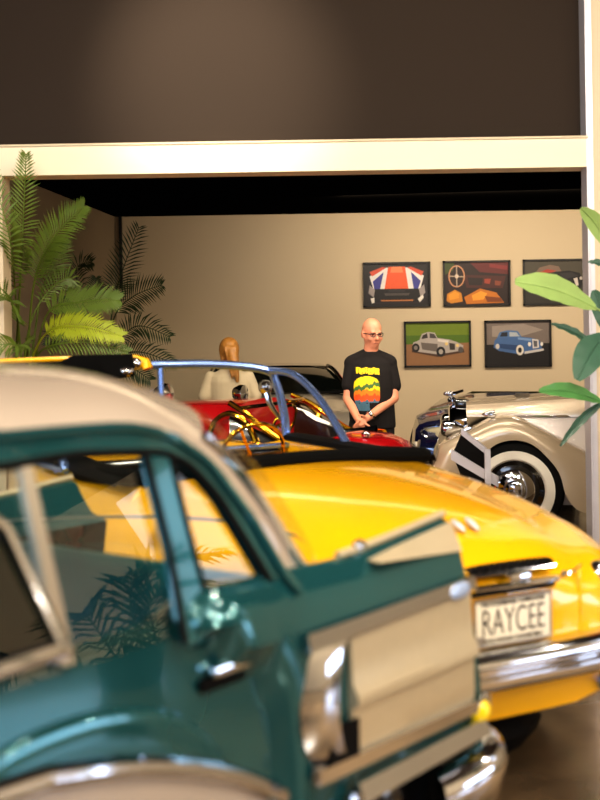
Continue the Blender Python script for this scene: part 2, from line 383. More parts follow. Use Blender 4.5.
# ================================================================== TEAL CAR
def teal_car():
    t = thing('car', 'teal and cream two-tone classic car with ribbed side panel, nearest the camera', 'car', (-.711, 3.449, 0), R(52.3))
    def wy(z): return -.85 + .42 * (z - .98)        # slope of the side glass
    # ---- lower body
    rows = []
    def hw(x): return sinterp([(-3.9, .62), (-3.5, .78), (-2.6, .86), (-1.5, .88), (.3, .87), (.85, .80)], x) / .88
    def side(x):
        k = hw(x); lo = .60 if x > .12 else .86
        s = [(.62 * k, .30), (min(lo, .84) * k, .34), (min(lo, .87) * k if x > .12 else .86 * k, .50), (.862 * k, .70), (.856 * k, .83), (.852 * k, .92), (.848 * k, .985)]
        return s
    def deck(x, z): return [(y, min(zz, z)) for y, zz in side(x)] + [(.80 * min(1, hw(x) + .02), z + .005), (.72, z + .01), (.6, z + .012), (.4, z + .02), (.2, z + .028), (0, z + .03)]
    def well(x): return side(x) + [(.80, 1.0), (.775, .985), (.76, .8), (.74, .45), (.3, .42), (0, .42)]
    for x in (-3.95, -3.8, -3.5, -3.1, -2.7, -2.35, -2.2):
        rows.append(full(x, [(y, z if x > -3.9 else z * .8 + .1) for y, z in deck(x, interp([(-3.95, .78), (-3.5, .92), (-2.2, 1.02)], x))]))
    for x in (-2.19, -1.8, -1.4, -1.0, -.7, -.4, -.2, .0, .06): rows.append(full(x, well(x)))
    for x in (.07, .11, .13, .3, .5, .7, .86): rows.append(full(x, deck(x, interp([(.07, .965), (.3, .905), (.86, .82)], x))))
    MB().grid(rows, cap=True).build('body', 'teal_paint', t, 30)
    # ---- cream lower door colour under the sweeping chrome spear
    sp = crv([(-2.6, .80), (-1.6, .815), (-.88, .785), (-.738, .772), (-.492, .716), (-.238, .62), (-.05, .515)], 8)
    for s in (-1, 1):
        b = MB(); rw = []
        for x, z in sp:
            row = []
            for q in range(6):
                zz = lerp(z, .36, q / 5.0); yy = interp([(.34, .845), (.5, .86), (.7, .862), (.83, .856)], zz) * hw(x) + .005
                row.append((x, s * yy, zz))
            rw.append(row)
        b.grid(rw); b.build('lower_side_panel', 'cream_paint', t)
        b = MB(); b.tube([(x, s * (interp([(.34, .845), (.5, .86), (.7, .862), (.83, .856)], z) * hw(x) + .008), z) for x, z in sp], .024, 10, flat=1.0)
        b.build('side_spear', 'chrome', t)
    # ---- rear fender with fin (one each side)
    L = .11
    base = [(-.60, .93), (-.68, .955), (-.745, 1.005), (-.785, 1.045), (-.815, 1.057), (-.848, 1.04), (-.885, .98), (-.905, .90), (-.912, .80), (-.915, .70), (-.91, .58), (-.905, .50), (-.90, .44), (-.885, .40), (-.80, .36)]
    bulge = [(-.60, .95), (-.68, .985), (-.75, 1.035), (-.80, 1.058), (-.85, 1.06), (-.895, 1.04), (-.925, .99), (-.935, .92), (-.935, .82), (-.928, .70), (-.915, .58), (-.905, .50), (-.90, .44), (-.885, .40), (-.80, .36)]
    full_ = dict(zip(base, bulge))
    def zbot(x): return sinterp([(.12, .34), (.20, .485), (.56, .47), (.64, .36)], x)
    def fender_row(x):
        row = []
        for y, z in base:
            x0 = interp([(.55, -.07), (.72, -.10), (.80, -.13), (.86, -.18), (.90, -.30), (.95, -.37), (1.1, -.385)], z)
            q = min(1, max(0, (x - x0) / L)); s = math.sqrt(max(0, 1 - (1 - q) ** 2))
            fb = sinterp([(-.30, 1), (.05, 0)], x)
            y, z = lerp(y, full_[(y, z)][0], fb), lerp(z, full_[(y, z)][1], fb)
            yy = -.838 + (y + .838) * (s if y < -.838 else max(s, .35))
            top = interp([(-.4, .0), (.3, -.03), (.72, .006)], x)
            zz = .96 + (z - .96 + top) * s if z > .96 else z
            zz = max(zz, zbot(x)) if z < .55 else zz
            sh = (interp([(.36, .86), (.52, .845), (.675, .805), (.83, .772), (.90, .762), (.95, .757), (1.0, .768), (1.06, .782)], z) - .72) * sinterp([(.2, 0), (.72, 1)], x)
            row.append((x + sh, yy, zz))
        return row
    xs = [-.39, -.385, -.38, -.37, -.355, -.34, -.32, -.30, -.28, -.25, -.22, -.2, -.17, -.15, -.12, -.1, -.07, -.05, -.02, .0, .06, .12, .16, .2, .25, .35, .45, .55, .6, .65, .70, .72]
    for s in (-1, 1):
        b = MB(); rr = [[(x, y * -s, z) for x, y, z in fender_row(q)] for q in xs]
        b.grid(rr, cap=False); b.face([b.v(p) for p in rr[-1]])
        fo = b.build('rear_fender', 'teal_paint', t, 40)
        o = -s
        # bright fin cap towards the tail
        b = MB(); b.strip([(x, o * -.842, z) for x, z in crv([(.34, 1.012), (.58, 1.036), (.775, 1.052)], 4)],
                          [(x, o * -.886, z) for x, z in crv([(.34, 1.008), (.58, .988), (.762, .972)], 4)], (0, o * -.010, .002))
        b.tube([(x, o * -.818, z + .006) for x, z in crv([(.25, 1.03), (.5, 1.045), (.785, 1.068)], 4)], .011, 8)
        b.build('fin_cap', 'anodised', fo)
        # trim: upper and lower strips, rounded nose piece, insert, emblem
        b = MB()
        b.strip([(-.03 + .8 * k / 8, o * -.914, .905) for k in range(9)], [(-.03 + .8 * k / 8, o * -.92, .862 + .006 * k / 8) for k in range(9)], (0, o * -.018, 0))
        b.strip([(.0 + .84 * k / 8, o * -.917, .572 - .03 * k / 8) for k in range(9)], [(.0 + .84 * k / 8, o * -.917, .535 - .028 * k / 8) for k in range(9)], (0, o * -.022, 0))
        b.build('panel_trim', 'chrome', fo)
        b = MB(); rw = []
        for k in range(13):
            a = math.pi * (k / 12.0); q = math.cos(a) * .175; e = math.sin(a)
            rw.append([(.10 - .14 * math.sqrt(max(0, 1 - (q / .18) ** 2)) + g * .22 * (1 if True else 0), o * -(.912 + .035 * math.sin(min(1, g * 2.2) * math.pi / 2) * math.sqrt(max(0, 1 - (q / .182) ** 2))), .715 + q) for g in (0, .08, .2, .35, .5)])
        b.grid(rw); b.build('trim_nose', 'chrome', fo, 60)
        b = MB(); prof = [(.866, .916), (.855, .928), (.80, .930), (.745, .932), (.712, .948), (.69, .948), (.68, .930), (.63, .928), (.575, .926), (.556, .916)]
        b.grid([[(x + (.86 - z) * .07 * (k / 6), o * -y, z - .02 * k / 6 * (1 - (z - .55) / .31)) for z, y in prof] for k, x in enumerate([.15 + .598 * k / 6 for k in range(7)])], cap=True)
        b.build('ribbed_insert', 'anodised', fo, 25)
        b = MB(); b.strip([(.05, o * -.93, .66), (.17, o * -.93, .655)], [(.05, o * -.93, .57), (.17, o * -.93, .56)], (0, o * -.006, 0)); b.build('dark_reflection', 'black_trim', fo)  # dark reflection below the nose piece, put in as a black strip
        b = MB(); b.ell((.68, o * -.934, .878), (.06, .012, .024)); b.build('emblem', 'emblem_blue', fo)
        b = MB(); b.strip([(.17 + .65 * k / 8, o * -.912, .488 - .01 * k / 8) for k in range(9)], [(.17 + .65 * k / 8, o * -.93, .44 - .005 * k / 8) for k in range(9)], (0, o * -.02, 0))
        b.tube([(.17, o * -.925, .465), (.155, o * -.925, .42), (.15, o * -.92, .34)], .02, 8); b.build('wheel_arch_trim', 'chrome', fo)
        b = MB(); b.ell((.80, o * -.925, .505), (.035, .03, .035)); b.build('side_marker', 'lens_amber', fo)
        b = MB(); b.ell((.345, o * -.82, 1.045), (.03, .014, .02)); b.tube([(.30, o * -.815, 1.03), (.39, o * -.815, 1.036)], .012, 8); b.build('fin_ornament', 'chrome', fo)
        b = MB(); b.ell((.775, o * -.80, .90), (.02, .05, .07)); b.build('tail_light', 'lens_red', fo)
        # door handle ahead of the fender, its shadow put in as a black box
        b = MB(); b.box((-.245, o * -.866, .872), (.13, .04, .024), bev=.010); dh = b.build('door_handle', 'chrome', t)
        b = MB(); b.box((-.255, o * -.856, .842), (.15, .02, .03), bev=.006); b.build('handle_shade', 'black_trim', dh)
        pr = crv([(-1.3, .66), (-1.1, .78), (-.9, .855), (-.72, .872), (-.55, .852), (-.40, .80), (-.28, .70), (-.22, .60)], 5)
        b = MB(); cxx, czz = -.7, .70
        b.grid([[(lerp(x, cxx, g), o * -(.852 + h), max(lerp(z, czz, g), interp(sp, lerp(x, cxx, g)) + .03)) for g, h in ((-.03, -.004), (.0, .006), (.03, .013), (.07, .016), (.3, .018), (.8, .018))] for x, z in pr]); b.build('door_pressing', 'teal_paint', t, 60)
        # wheels
        wheel(t, (.40, o * -.76, .335), .335, .19, o * -1, False, 'black_paint', 'black_trim')
        wheel(t, (-2.75, o * -.70, .335), .335, .19, o * -1, True)
    # ---- bumper
    path = crv([(.58, -.91), (.70, -.945), (.84, -.945), (.95, -.80), (1.0, -.4), (1.01, 0), (1.0, .4), (.95, .80), (.84, .945), (.70, .945), (.58, .91)], 5)
    rw = []
    for i, (x, y) in enumerate(path):
        a, c = path[max(i - 1, 0)], path[min(i + 1, len(path) - 1)]
        n = Vector((c[1] - a[1], -(c[0] - a[0]), 0)).normalized()
        dz = .06 * min(1, (x - .5) / .4)
        rw.append([Vector((x, y, 0)) + n * u + Vector((0, 0, z + dz)) for u, z in ((-.05, .355), (.0, .365), (.03, .345), (.042, .30), (.03, .255), (.015, .20), (-.02, .17), (-.05, .17))])
    MB().grid(rw, cv=True, cap=True).build('rear_bumper', 'chrome', t, 50)
    # ---- roof
    E_ = [(-1.75, 1.40), (-1.4, 1.425), (-.9, 1.428), (-.716, 1.424), (-.555, 1.422), (-.379, 1.414), (-.263, 1.384), (-.16, 1.31), (-.08, 1.178), (-.023, 1.034), (.017, .985)]
    Cn = [(-1.98, 1.46), (-1.45, 1.545), (-.95, 1.572), (-.6, 1.572), (-.35, 1.562), (-.1, 1.545), (.1, 1.50), (.35, 1.41), (.56, 1.25), (.72, 1.06), (.78, .97)]
    EC = crv([a + c for a, c in zip(E_, Cn)], 4)
    rows = []
    for xe, ze, xc, zc in EC:
        half = []
        for k in range(11):
            u = k / 10.0; fx = 1 - (1 - u) ** 2.2; fz = math.sin(u * math.pi / 2) ** .75
            half.append((lerp(xe, xc, fx), -(wy(ze) - .02) * (1 - u), lerp(ze, zc, fz)))
        rows.append([(x, -y, z) for x, y, z in half] + [(x, y, z) for x, y, z in half[:-1][::-1]])
    b = MB(); vr = [[b.v(p) for p in r] for r in rows]
    for i in range(len(vr) - 1):
        for j in range(20):
            if 27 <= i < 39 and 1 <= j < 19: continue
            b.face([vr[i][j], vr[i][j + 1], vr[i + 1][j + 1], vr[i + 1][j]])
    b.build('roof', 'cream_paint', t, 50)
    # rear window: bright trim line down the rear pillar and the dark pane inside it
    for s in (-1, 1):
        tr = []; 
        for xe, ze, xc, zc in EC[27:40]:
            u = .10; fx = 1 - (1 - u) ** 2.2; fz = math.sin(u * math.pi / 2) ** .75
            tr.append((lerp(xe, xc, fx) + .008, s * -(wy(ze) - .02) * (1 - u), lerp(ze, zc, fz) + .008))
        MB().tube(tr, .016, 8).build('rear_window_trim', 'chrome', t)
    rw = []
    for xe, ze, xc, zc in EC[27:40]:
        row = []
        for k in range(-8, 9):
            u = .10 + .90 * (1 - abs(k) / 8.0); fx = 1 - (1 - u) ** 2.2; fz = math.sin(u * math.pi / 2) ** .75
            row.append((lerp(xe, xc, fx) + .006, (1 if k > 0 else -1) * -(wy(ze) - .02) * (1 - u), lerp(ze, zc, fz) + .006))
        rw.append(row)
    MB().grid(rw).build('rear_window', 'glass_clear', t, 60)
    # ---- side frames and glass
    out = [(-1.75, 1.40), (-1.4, 1.425), (-.9, 1.428), (-.716, 1.424), (-.555, 1.422), (-.379, 1.414), (-.263, 1.384), (-.21, 1.35), (-.16, 1.31), (-.115, 1.24), (-.08, 1.178), (-.05, 1.10), (-.023, 1.034), (.01, .99)]
    inn = [(-1.72, 1.34), (-1.4, 1.366), (-.9, 1.366), (-.72, 1.366), (-.555, 1.371), (-.40, 1.362), (-.30, 1.352), (-.24, 1.33), (-.20, 1.30), (-.15, 1.235), (-.12, 1.17), (-.092, 1.10), (-.068, 1.035), (-.058, .985)]
    oc, ic = crv(out, 3), crv(inn, 3)
    for s in (-1, 1):
        q = lambda x, z, d=0.0: (x, -s * (wy(z) - d), z)
        n = (0, s * .03, 0)
        b = MB(); b.strip([q(x, z, .025) for x, z in oc], [q(x, z, .012) for x, z in ic], (0, -s * .0 - s * .035, 0))
        b.build('window_frame', 'teal_paint', t, 50)
        b = MB(); b.tube([q(x, z + .004, .035) for x, z in oc], .011, 8); b.build('drip_rail', 'teal_paint', t)
        b = MB(); b.tube([q(x, z, .016) for x, z in ic], .011, 6); b.build('window_seal', 'rubber', t)
        b = MB(); b.strip([q(-.338, 1.36, .02), q(-.356, 1.144, .02), q(-.392, .955, .02)], [q(-.272, 1.36, .02), q(-.287, 1.188, .02), q(-.305, .955, .02)], (0, -s * .03, 0))
        bp = b.build('door_pillar', 'teal_paint', t)
        b = MB(); b.tube([q(-.345, 1.36, .022), q(-.363, 1.144, .022), q(-.399, .96, .022)], .009, 6); b.tube([q(-.268, 1.35, .022), q(-.283, 1.188, .022), q(-.300, .97, .022)], .006, 6)
        b.build('pillar_seal', 'rubber', bp)
        b = MB(); b.strip([q(-.70, 1.368, .02), q(-.735, .985, .02)], [q(-.668, 1.368, .02), q(-.700, .985, .02)], (0, -s * .02, 0)); b.build('window_divider', 'satin_metal', t)
        # glass: main window, quarter vent
        b = MB(); b.poly([q(x, z) for x, z in [(-1.72, 1.35), (-1.4, 1.372), (-.9, 1.372), (-.555, 1.376), (-.345, 1.362), (-.39, .97), (-.9, .97), (-2.05, .99)]]); b.build('door_window', 'glass', t, 0)
        b = MB(); b.poly([q(x, z) for x, z in [(-.272, 1.345), (-.20, 1.305), (-.15, 1.24), (-.12, 1.17), (-.065, 1.02), (-.30, .97)]]); b.build('quarter_window', 'glass', t, 0)
        # pivoting vent pane ahead of the divider, swung open in a bright frame
        tri = [(-.85, 1.36), (-.772, 1.265), (-.722, 1.028), (-.90, 1.028)]
        b = MB(); b.tube([q(-.93, 1.36, .055), q(-.80, 1.26, .05), q(-.735, 1.025, .045)], .022, 8, flat=.6); b.tube([q(-.98, 1.022, .05), q(-.735, 1.025, .045)], .019, 8)
        vf = b.build('vent_frame', 'chrome', t)
        b = MB(); b.poly([q(-.93, 1.36, .05), q(-.80, 1.25, .048), q(-.745, 1.03, .045), q(-.98, 1.03, .05)]); b.build('vent_glass', 'glass_dark', vf, 0)
        b = MB(); b.tube([q(-1.75, 1.39, .0), q(-2.15, 1.0, .0)], .03, 8); b.build('windscreen_pillar', 'teal_paint', t)
        b = MB(); b.box((-.72, s * .852, 1.0), (.05, .02, .022), bev=.006); b.build('window_latch', 'chrome', t)
    b = MB(); b.poly([(-1.78, -.64, 1.40), (-1.98, 0, 1.45), (-1.78, .64, 1.40), (-2.15, .78, 1.01), (-2.3, 0, 1.03), (-2.15, -.78, 1.01)]); b.build('windscreen', 'glass', t, 0)
    # ---- interior
    b = MB()
    b.grid([[(x, y, z) for y in (-.70, -.6, 0, .6, .70)] for x, z in crv([(-.18, .55), (-.1, .80), (.0, .98), (.05, 1.0), (.08, .96), (.1, .6)], 3)]); b.build('rear_seat', 'leather_teal', t, 60)
    b = MB(); b.box((-1.05, 0, .72), (.16, 1.35, .46), Matrix.Rotation(R(10), 3, 'Y'), .05); b.box((-1.35, 0, .48), (.5, 1.35, .16), None, .05); b.build('front_seat', 'leather_teal', t, 60)
    b = MB(); b.tube([(-1.62 + .06 * math.sin(a), .38 + .2 * math.cos(a), .95 + .19 * math.sin(a)) for a in [2 * math.pi * k / 24 for k in range(24)]], .012, 8, closed=True); b.tube([(-1.62, .38, .95), (-2.0, .38, .8)], .02, 8); b.build('steering_wheel', 'plate_cream', t)
    return t
teal_car()

# ================================================================== YELLOW CONVERTIBLE
def yellow_car():
    t = thing('convertible', 'bright yellow classic convertible showing its rear number plate', 'car', (-.02, 5.35, 0), R(-62))
    rows = []
    def W(x): return sinterp([(-2.75, .50), (-2.4, .72), (-1.6, .84), (0, .84), (.7, .825), (1.05, .79), (1.3, .72)], x)
    def fe(x): return interp([(-.05, .945), (.4, .93), (.8, .89), (1.1, .835), (1.32, .78)], x)
    def sd(x):
        w = W(x)
        return [(0, .285), (.3 * w, .285), (.6 * w, .29), (.86 * w, .33), (.955 * w, .46), (.99 * w, .62), (.97 * w, lerp(.62, fe(x), .62)), (.91 * w, fe(x) - .045)]
    def deck(x):
        w = W(x); z = interp([(-.05, 1.035), (.3, 1.03), (.7, 1.0), (1.0, .965), (1.2, .925), (1.32, .885)], x)
        e = interp([(-.05, .985), (.4, .95), (.8, .90), (1.1, .845), (1.32, .79)], x)
        return sd(x) + [(.82 * w, e - .01), (.72 * w, e + .012), (.60 * w, e + .022), (.5 * w, lerp(e + .022, z, .35)), (.4 * w, lerp(e + .022, z, .62)), (.28 * w, lerp(e + .022, z, .82)), (.14 * w, lerp(e + .022, z, .96)), (0, z)]
    def well(x):
        w = W(x)
        return sd(x) + [(.86 * w, .965), (.82 * w, .985), (.80 * w, .97), (.78 * w, .8), (.76 * w, .5), (.5 * w, .42), (.2 * w, .42), (0, .42)]
    def hood(x):
        w = W(x); z = interp([(-2.75, .72), (-2.6, .83), (-2.2, .93), (-1.45, 1.0)], x); e = min(.93, z - .02)
        s = [(y, min(zz, z - .06) if x < -2.5 else zz) for y, zz in sd(x)]
        return s + [(.82 * w, e), (.72 * w, e + .01), (.6 * w, lerp(e, z, .3)), (.5 * w, lerp(e, z, .5)), (.4 * w, lerp(e, z, .7)), (.28 * w, lerp(e, z, .85)), (.14 * w, lerp(e, z, .95)), (0, z)]
    for x in (-2.75, -2.68, -2.55, -2.3, -2.0, -1.7, -1.46): rows.append(full(x, hood(x)))
    for x in (-1.45, -1.2, -.9, -.6, -.3, -.06): rows.append(full(x, well(x)))
    for x in (-.05, .1, .3, .5, .7, .85, 1.0, 1.1, 1.2, 1.27, 1.32): rows.append(full(x, deck(x)))
    last = deck(1.32)
    for x, ky, z0, z1 in ((1.38, .95, .295, .855), (1.43, .88, .30, .825), (1.47, .79, .305, .80), (1.50, .66, .32, .775), (1.512, .5, .37, .74), (1.518, .3, .45, .68)):
        rows.append(full(x, [(y * ky, lerp(z0, z1, (z - .29) / (.885 - .29))) for y, z in last]))
    b = MB(); b.ell((.94, 0, .17), (.42, .48, .16)); b.build('tail_shade', 'black_trim', t)  # black ellipsoid added to stand for the shade under the tail
    bd = MB().grid(rows, cv=True, cap=True).build('body', 'yellow_paint', t, 30)
    # panel seams on the tail, either side of the boot lid
    for s in (-1, 1):
        b = MB(); b.tube(crv([(1.47, s * .33, .785), (1.502, s * .308, .74), (1.514, s * .30, .66), (1.512, s * .297, .57)], 5), .006, 6); b.build('boot_seam', 'yellow_paint', t)
        # tail lamps
        b = MB(); b.lathe([(.001, .045), (.03, .04), (.05, .02), (.058, 0), (.062, -.03), (.055, -.06)], (0, 0, 0), 'x', 20)
        o = b.build('tail_light', 'chrome', t); o.location = (1.445, s * .475, .715)
        b = MB(); b.lathe([(.001, .052), (.025, .048), (.04, .03)], (0, 0, 0), 'x', 20); b.build('lens', 'lens_red', o)
        wheel(t, (.55, s * .70, .33), .33, .18, s, True)
        wheel(t, (-2.05, s * .68, .33), .33, .18, s, True)
        b = MB(); b.ell((1.26, s * .03 , .925), (.045, .012, .012), Matrix.Rotation(R(20), 3, 'Y')); b.build('boot_glint', 'edge_metal', t)  # bright ovals put in for lamp highlights on the boot lid
    # chrome boot handle with the number-plate lamp
    b = MB(); rw = []
    for k in range(9):
        y = -.17 + .36 * k / 8; e = math.sqrt(max(.05, 1 - ((y - .01) / .2) ** 2))
        rw.append([(1.455, y, .80 + .02 * e), (1.485, y, .825 + .01 * e), (1.515, y, .815), (1.525, y, .80), (1.50, y, .79)])
    b.grid(rw, cv=True, cap=True)
    b.tube([(1.535, -.17, .768), (1.555, .0, .77), (1.535, .18, .765)], .014, 8, flat=.8)
    b.box((1.535, .01, .782), (.05, .09, .05), None, .012)
    h = b.build('boot_handle', 'chrome', t, 40)
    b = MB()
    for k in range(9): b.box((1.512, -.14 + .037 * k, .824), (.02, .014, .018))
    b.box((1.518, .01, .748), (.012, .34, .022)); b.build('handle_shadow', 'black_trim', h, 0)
    # number plate
    rot = R(0)
    b = MB(); b.box((0, 0, 0), (.012, .315, .150), None, .004); pl = b.build('number_plate', 'plate_cream', t); pl.location = (1.535, -.012, .652)
    b = MB()
    for yy, zz, sy, sz in ((0, .0745, .318, .006), (0, -.0745, .318, .006), (.157, 0, .006, .15), (-.157, 0, .006, .15)): b.box((.004, yy, zz), (.012, sy, sz))
    b.box((.0068, -.135, -.058), (.001, .034, .03)); b.build('plate_edge', 'satin_metal', pl, 0)
    def text(body, size, y, z, sx, name, w):
        cu = bpy.data.curves.new(name, 'FONT'); cu.body = body; cu.size = size; cu.align_x = 'CENTER'; cu.align_y = 'CENTER'; cu.extrude = .0008; cu.offset = w
        o = bpy.data.objects.new(name, cu); C.objects.link(o); o.parent = pl
        o.location = (.0075, y, z); o.rotation_euler = (R(90), 0, R(90)); o.scale = (sx, 1, 1); cu.materials.append(M['ink'])
        bpy.context.view_layer.update(); dg = bpy.context.evaluated_depsgraph_get()
        me = bpy.data.meshes.new_from_object(o.evaluated_get(dg)); r = bpy.data.objects.new(name, me); C.objects.link(r)
        r.parent = pl; r.location = o.location; r.rotation_euler = o.rotation_euler; r.scale = o.scale
        bpy.data.objects.remove(o); bpy.data.curves.remove(cu); r.name = name
        return r
    text('RAYCEE', .124, .0, -.003, .60, 'plate_letters', -.0014)
    text('THE STUDEBAKER COMMANDER', .018, 0, .060, 1.0, 'plate_caption', .0004)
    text('HOLLYWOOD CONVERTIBLE', .018, 0, -.060, 1.0, 'plate_caption', .0004)
    # script emblem beside the handle
    b = MB(); b.tube(crv([(1.492, .235, .755), (1.49, .245, .775), (1.49, .25, .757), (1.488, .262, .772), (1.487, .272, .760), (1.486, .285, .773), (1.484, .30, .764), (1.482, .315, .777), (1.48, .335, .785)], 4), .004, 5); b.build('script_badge', 'chrome', t)
    b = MB(); b.box((-.55, 0, .22), (3.3, 1.3, .14), None, .04); b.build('underbody', 'black_trim', t, 0)
    # bumper
    path = crv([(1.05, -.86), (1.3, -.84), (1.49, -.66), (1.565, -.35), (1.575, 0), (1.565, .35), (1.49, .66), (1.3, .84), (1.05, .86)], 6); rw = []
    for i, (x, y) in enumerate(path):
        a, c = path[max(i - 1, 0)], path[min(i + 1, len(path) - 1)]
        n = Vector((c[1] - a[1], -(c[0] - a[0]), 0)).normalized()
        rw.append([Vector((x, y, 0)) + n * u + Vector((0, 0, z)) for u, z in ((-.05, .566), (-.01, .568), (.02, .555), (.032, .53), (.030, .512), (.018, .505), (.018, .495), (.030, .488), (.032, .465), (.02, .445), (-.01, .432), (-.05, .432))])
    bu = MB().grid(rw, cv=True, cap=True).build('rear_bumper', 'chrome', t, 50)
    for s in (-1, 1):
        b = MB(); b.ell((1.60, s * .40, .50), (.05, .055, .085)); b.build('overrider', 'chrome', bu)
        b = MB(); b.box((1.45, s * .44, .375), (.16, .12, .05), None, .015); b.build('bumper_iron', 'daylit_chrome', bu)
    # folded soft top under its black cover round the back of the cockpit
    pth = crv([(-.75, -.75, .955), (-.3, -.74, .985), (-.06, -.70, 1.005), (.05, -.4, 1.03), (.075, 0, 1.045), (.05, .4, 1.03), (-.06, .70, 1.005), (-.3, .74, .985), (-.75, .75, .955)], 5)
    b = MB(); b.tube(pth, .052, 10, flat=.75); b.build('soft_top_cover', 'black_cloth', t)
    # windscreen
    F = 'daylit_chrome'
    for s in (-1, 1):
        yc = -.05
        hd = crv([(-1.53, yc, 1.425), (-1.52, yc + s * .35, 1.415), (-1.50, yc + s * .64, 1.375), (-1.49, yc + s * .70, 1.30), (-1.47, yc + s * .74, 1.12), (-1.46, yc + s * .75, .93)], 5)
        b = MB(); b.tube(hd, .026, 10); wf = b.build('windscreen_frame', F, t)
        b = MB(); b.poly([(x, y, z) for x, y, z in hd] + [(-1.5, yc, .95)]); b.build('windscreen_glass', 'glass_clear', wf, 0)
        b = MB(); b.tube(crv([(-1.49, yc + s * .66, 1.372), (-1.30, yc + s * .73, 1.345), (-1.05, yc + s * .765, 1.20), (-.77, yc + s * .775, .965)], 6), .022, 10); b.tube([(-.77, yc + s * .775, .965), (-1.46, yc + s * .76, .945)], .014, 8)
        vf = b.build('vent_frame', F, t)
        b = MB(); b.poly([(-1.48, yc + s * .67, 1.36), (-1.30, yc + s * .72, 1.335), (-1.05, yc + s * .76, 1.19), (-.77, yc + s * .775, .965), (-1.46, yc + s * .75, .945)]); b.build('vent_glass', 'glass_clear', vf, 0)
    b = MB(); b.tube([(-1.53, -.05, 1.42), (-1.5, -.05, .95)], .018, 8); b.build('windscreen_divider', F, t)
    b = MB(); b.box((-1.40, .42, .945), (.06, .62, .03), None, .01); b.build('cowl_trim', F, t)
    # black sun visors and yellow padded header over the far half of the screen
    b = MB(); b.tube(crv([(-1.47, -1.02, 1.47), (-1.46, -.7, 1.475), (-1.45, -.35, 1.475), (-1.42, -.2, 1.46), (-1.40, -.17, 1.41)], 4), [.017] * 9 + [.024] * 4 + [.034] * 4, 8, flat=.8); hp = b.build('header_pad', 'yellow_paint', t)
    for y0, y1 in ((-.95, -.83), (-.78, -.26)):
        b = MB(); rw = []
        for k in range(9):
            y = lerp(y0, y1, k / 8); e = .5 + .5 * math.sin(math.pi * (k + .6) / 9.2)
            rw.append([(-1.42, y, 1.462 + .03 * (y > -.6)), (-1.39, y, 1.458 + .03 * (y > -.6)), (-1.36, y, 1.41 - .04 * e), (-1.375, y, 1.40 - .045 * e), (-1.41, y, 1.43)])
        b.grid(rw, cv=True, cap=True); b.build('sun_visor', 'black_cloth', t, 60)
    b = MB(); b.ell((-1.42, -.235, 1.44), (.03, .05, .035)); b.ell((-1.38, -.30, 1.40), (.025, .045, .03)); b.build('header_latch', 'chrome', t)
    for s in (-1, 1):
        b = MB(); b.grid([[(x, s * .655, .975), (x, s * .66, 1.0), (x, s * .72, 1.012), (x, s * .80, 1.0), (x, s * .815, .965)] for x in (-1.42, -1.0, -.6, -.1)]); b.build('door_cap', 'black_trim', t, 60)
    # spot lamp on the windscreen post, seats, dash, wheel
    b = MB(); b.ell((-1.62, .645, 1.27), (.05, .04, .045)); b.tube([(-1.62, .645, 1.27), (-1.58, .655, 1.17), (-1.52, .69, 1.08)], [.024, .018, .010], 8); b.build('spot_lamp', 'chrome', t)
    for y in (-.38, .38):
        b = MB(); b.box((-.62, y, .70), (.16, .62, .42), Matrix.Rotation(R(12), 3, 'Y'), .05); b.box((-.9, y, .50), (.5, .62, .16), None, .05); b.build('seat', 'leather_black', t, 60)
    b = MB(); b.box((-.22, 0, .72), (.18, 1.2, .36), Matrix.Rotation(R(15), 3, 'Y'), .06); b.build('rear_bench', 'leather_black', t, 60)
    b = MB(); b.box((-1.40, 0, .86), (.10, 1.26, .14), None, .03); b.build('dashboard', 'black_paint', t, 50)
    b = MB(); b.tube([(-1.22 + .07 * math.sin(a), .36 + .19 * math.cos(a), .93 + .17 * math.sin(a)) for a in [2 * math.pi * k / 28 for k in range(28)]], .012, 8, closed=True)
    for a in (0, 2.1, 4.2): b.tube([(-1.24, .36, .92), (-1.22 + .07 * math.sin(a), .36 + .19 * math.cos(a), .93 + .17 * math.sin(a))], .009, 6)
    b.tube([(-1.24, .36, .92), (-1.4, .36, .84)], .02, 8); b.build('steering_wheel', 'brass', t)
    return t
yellow_car()

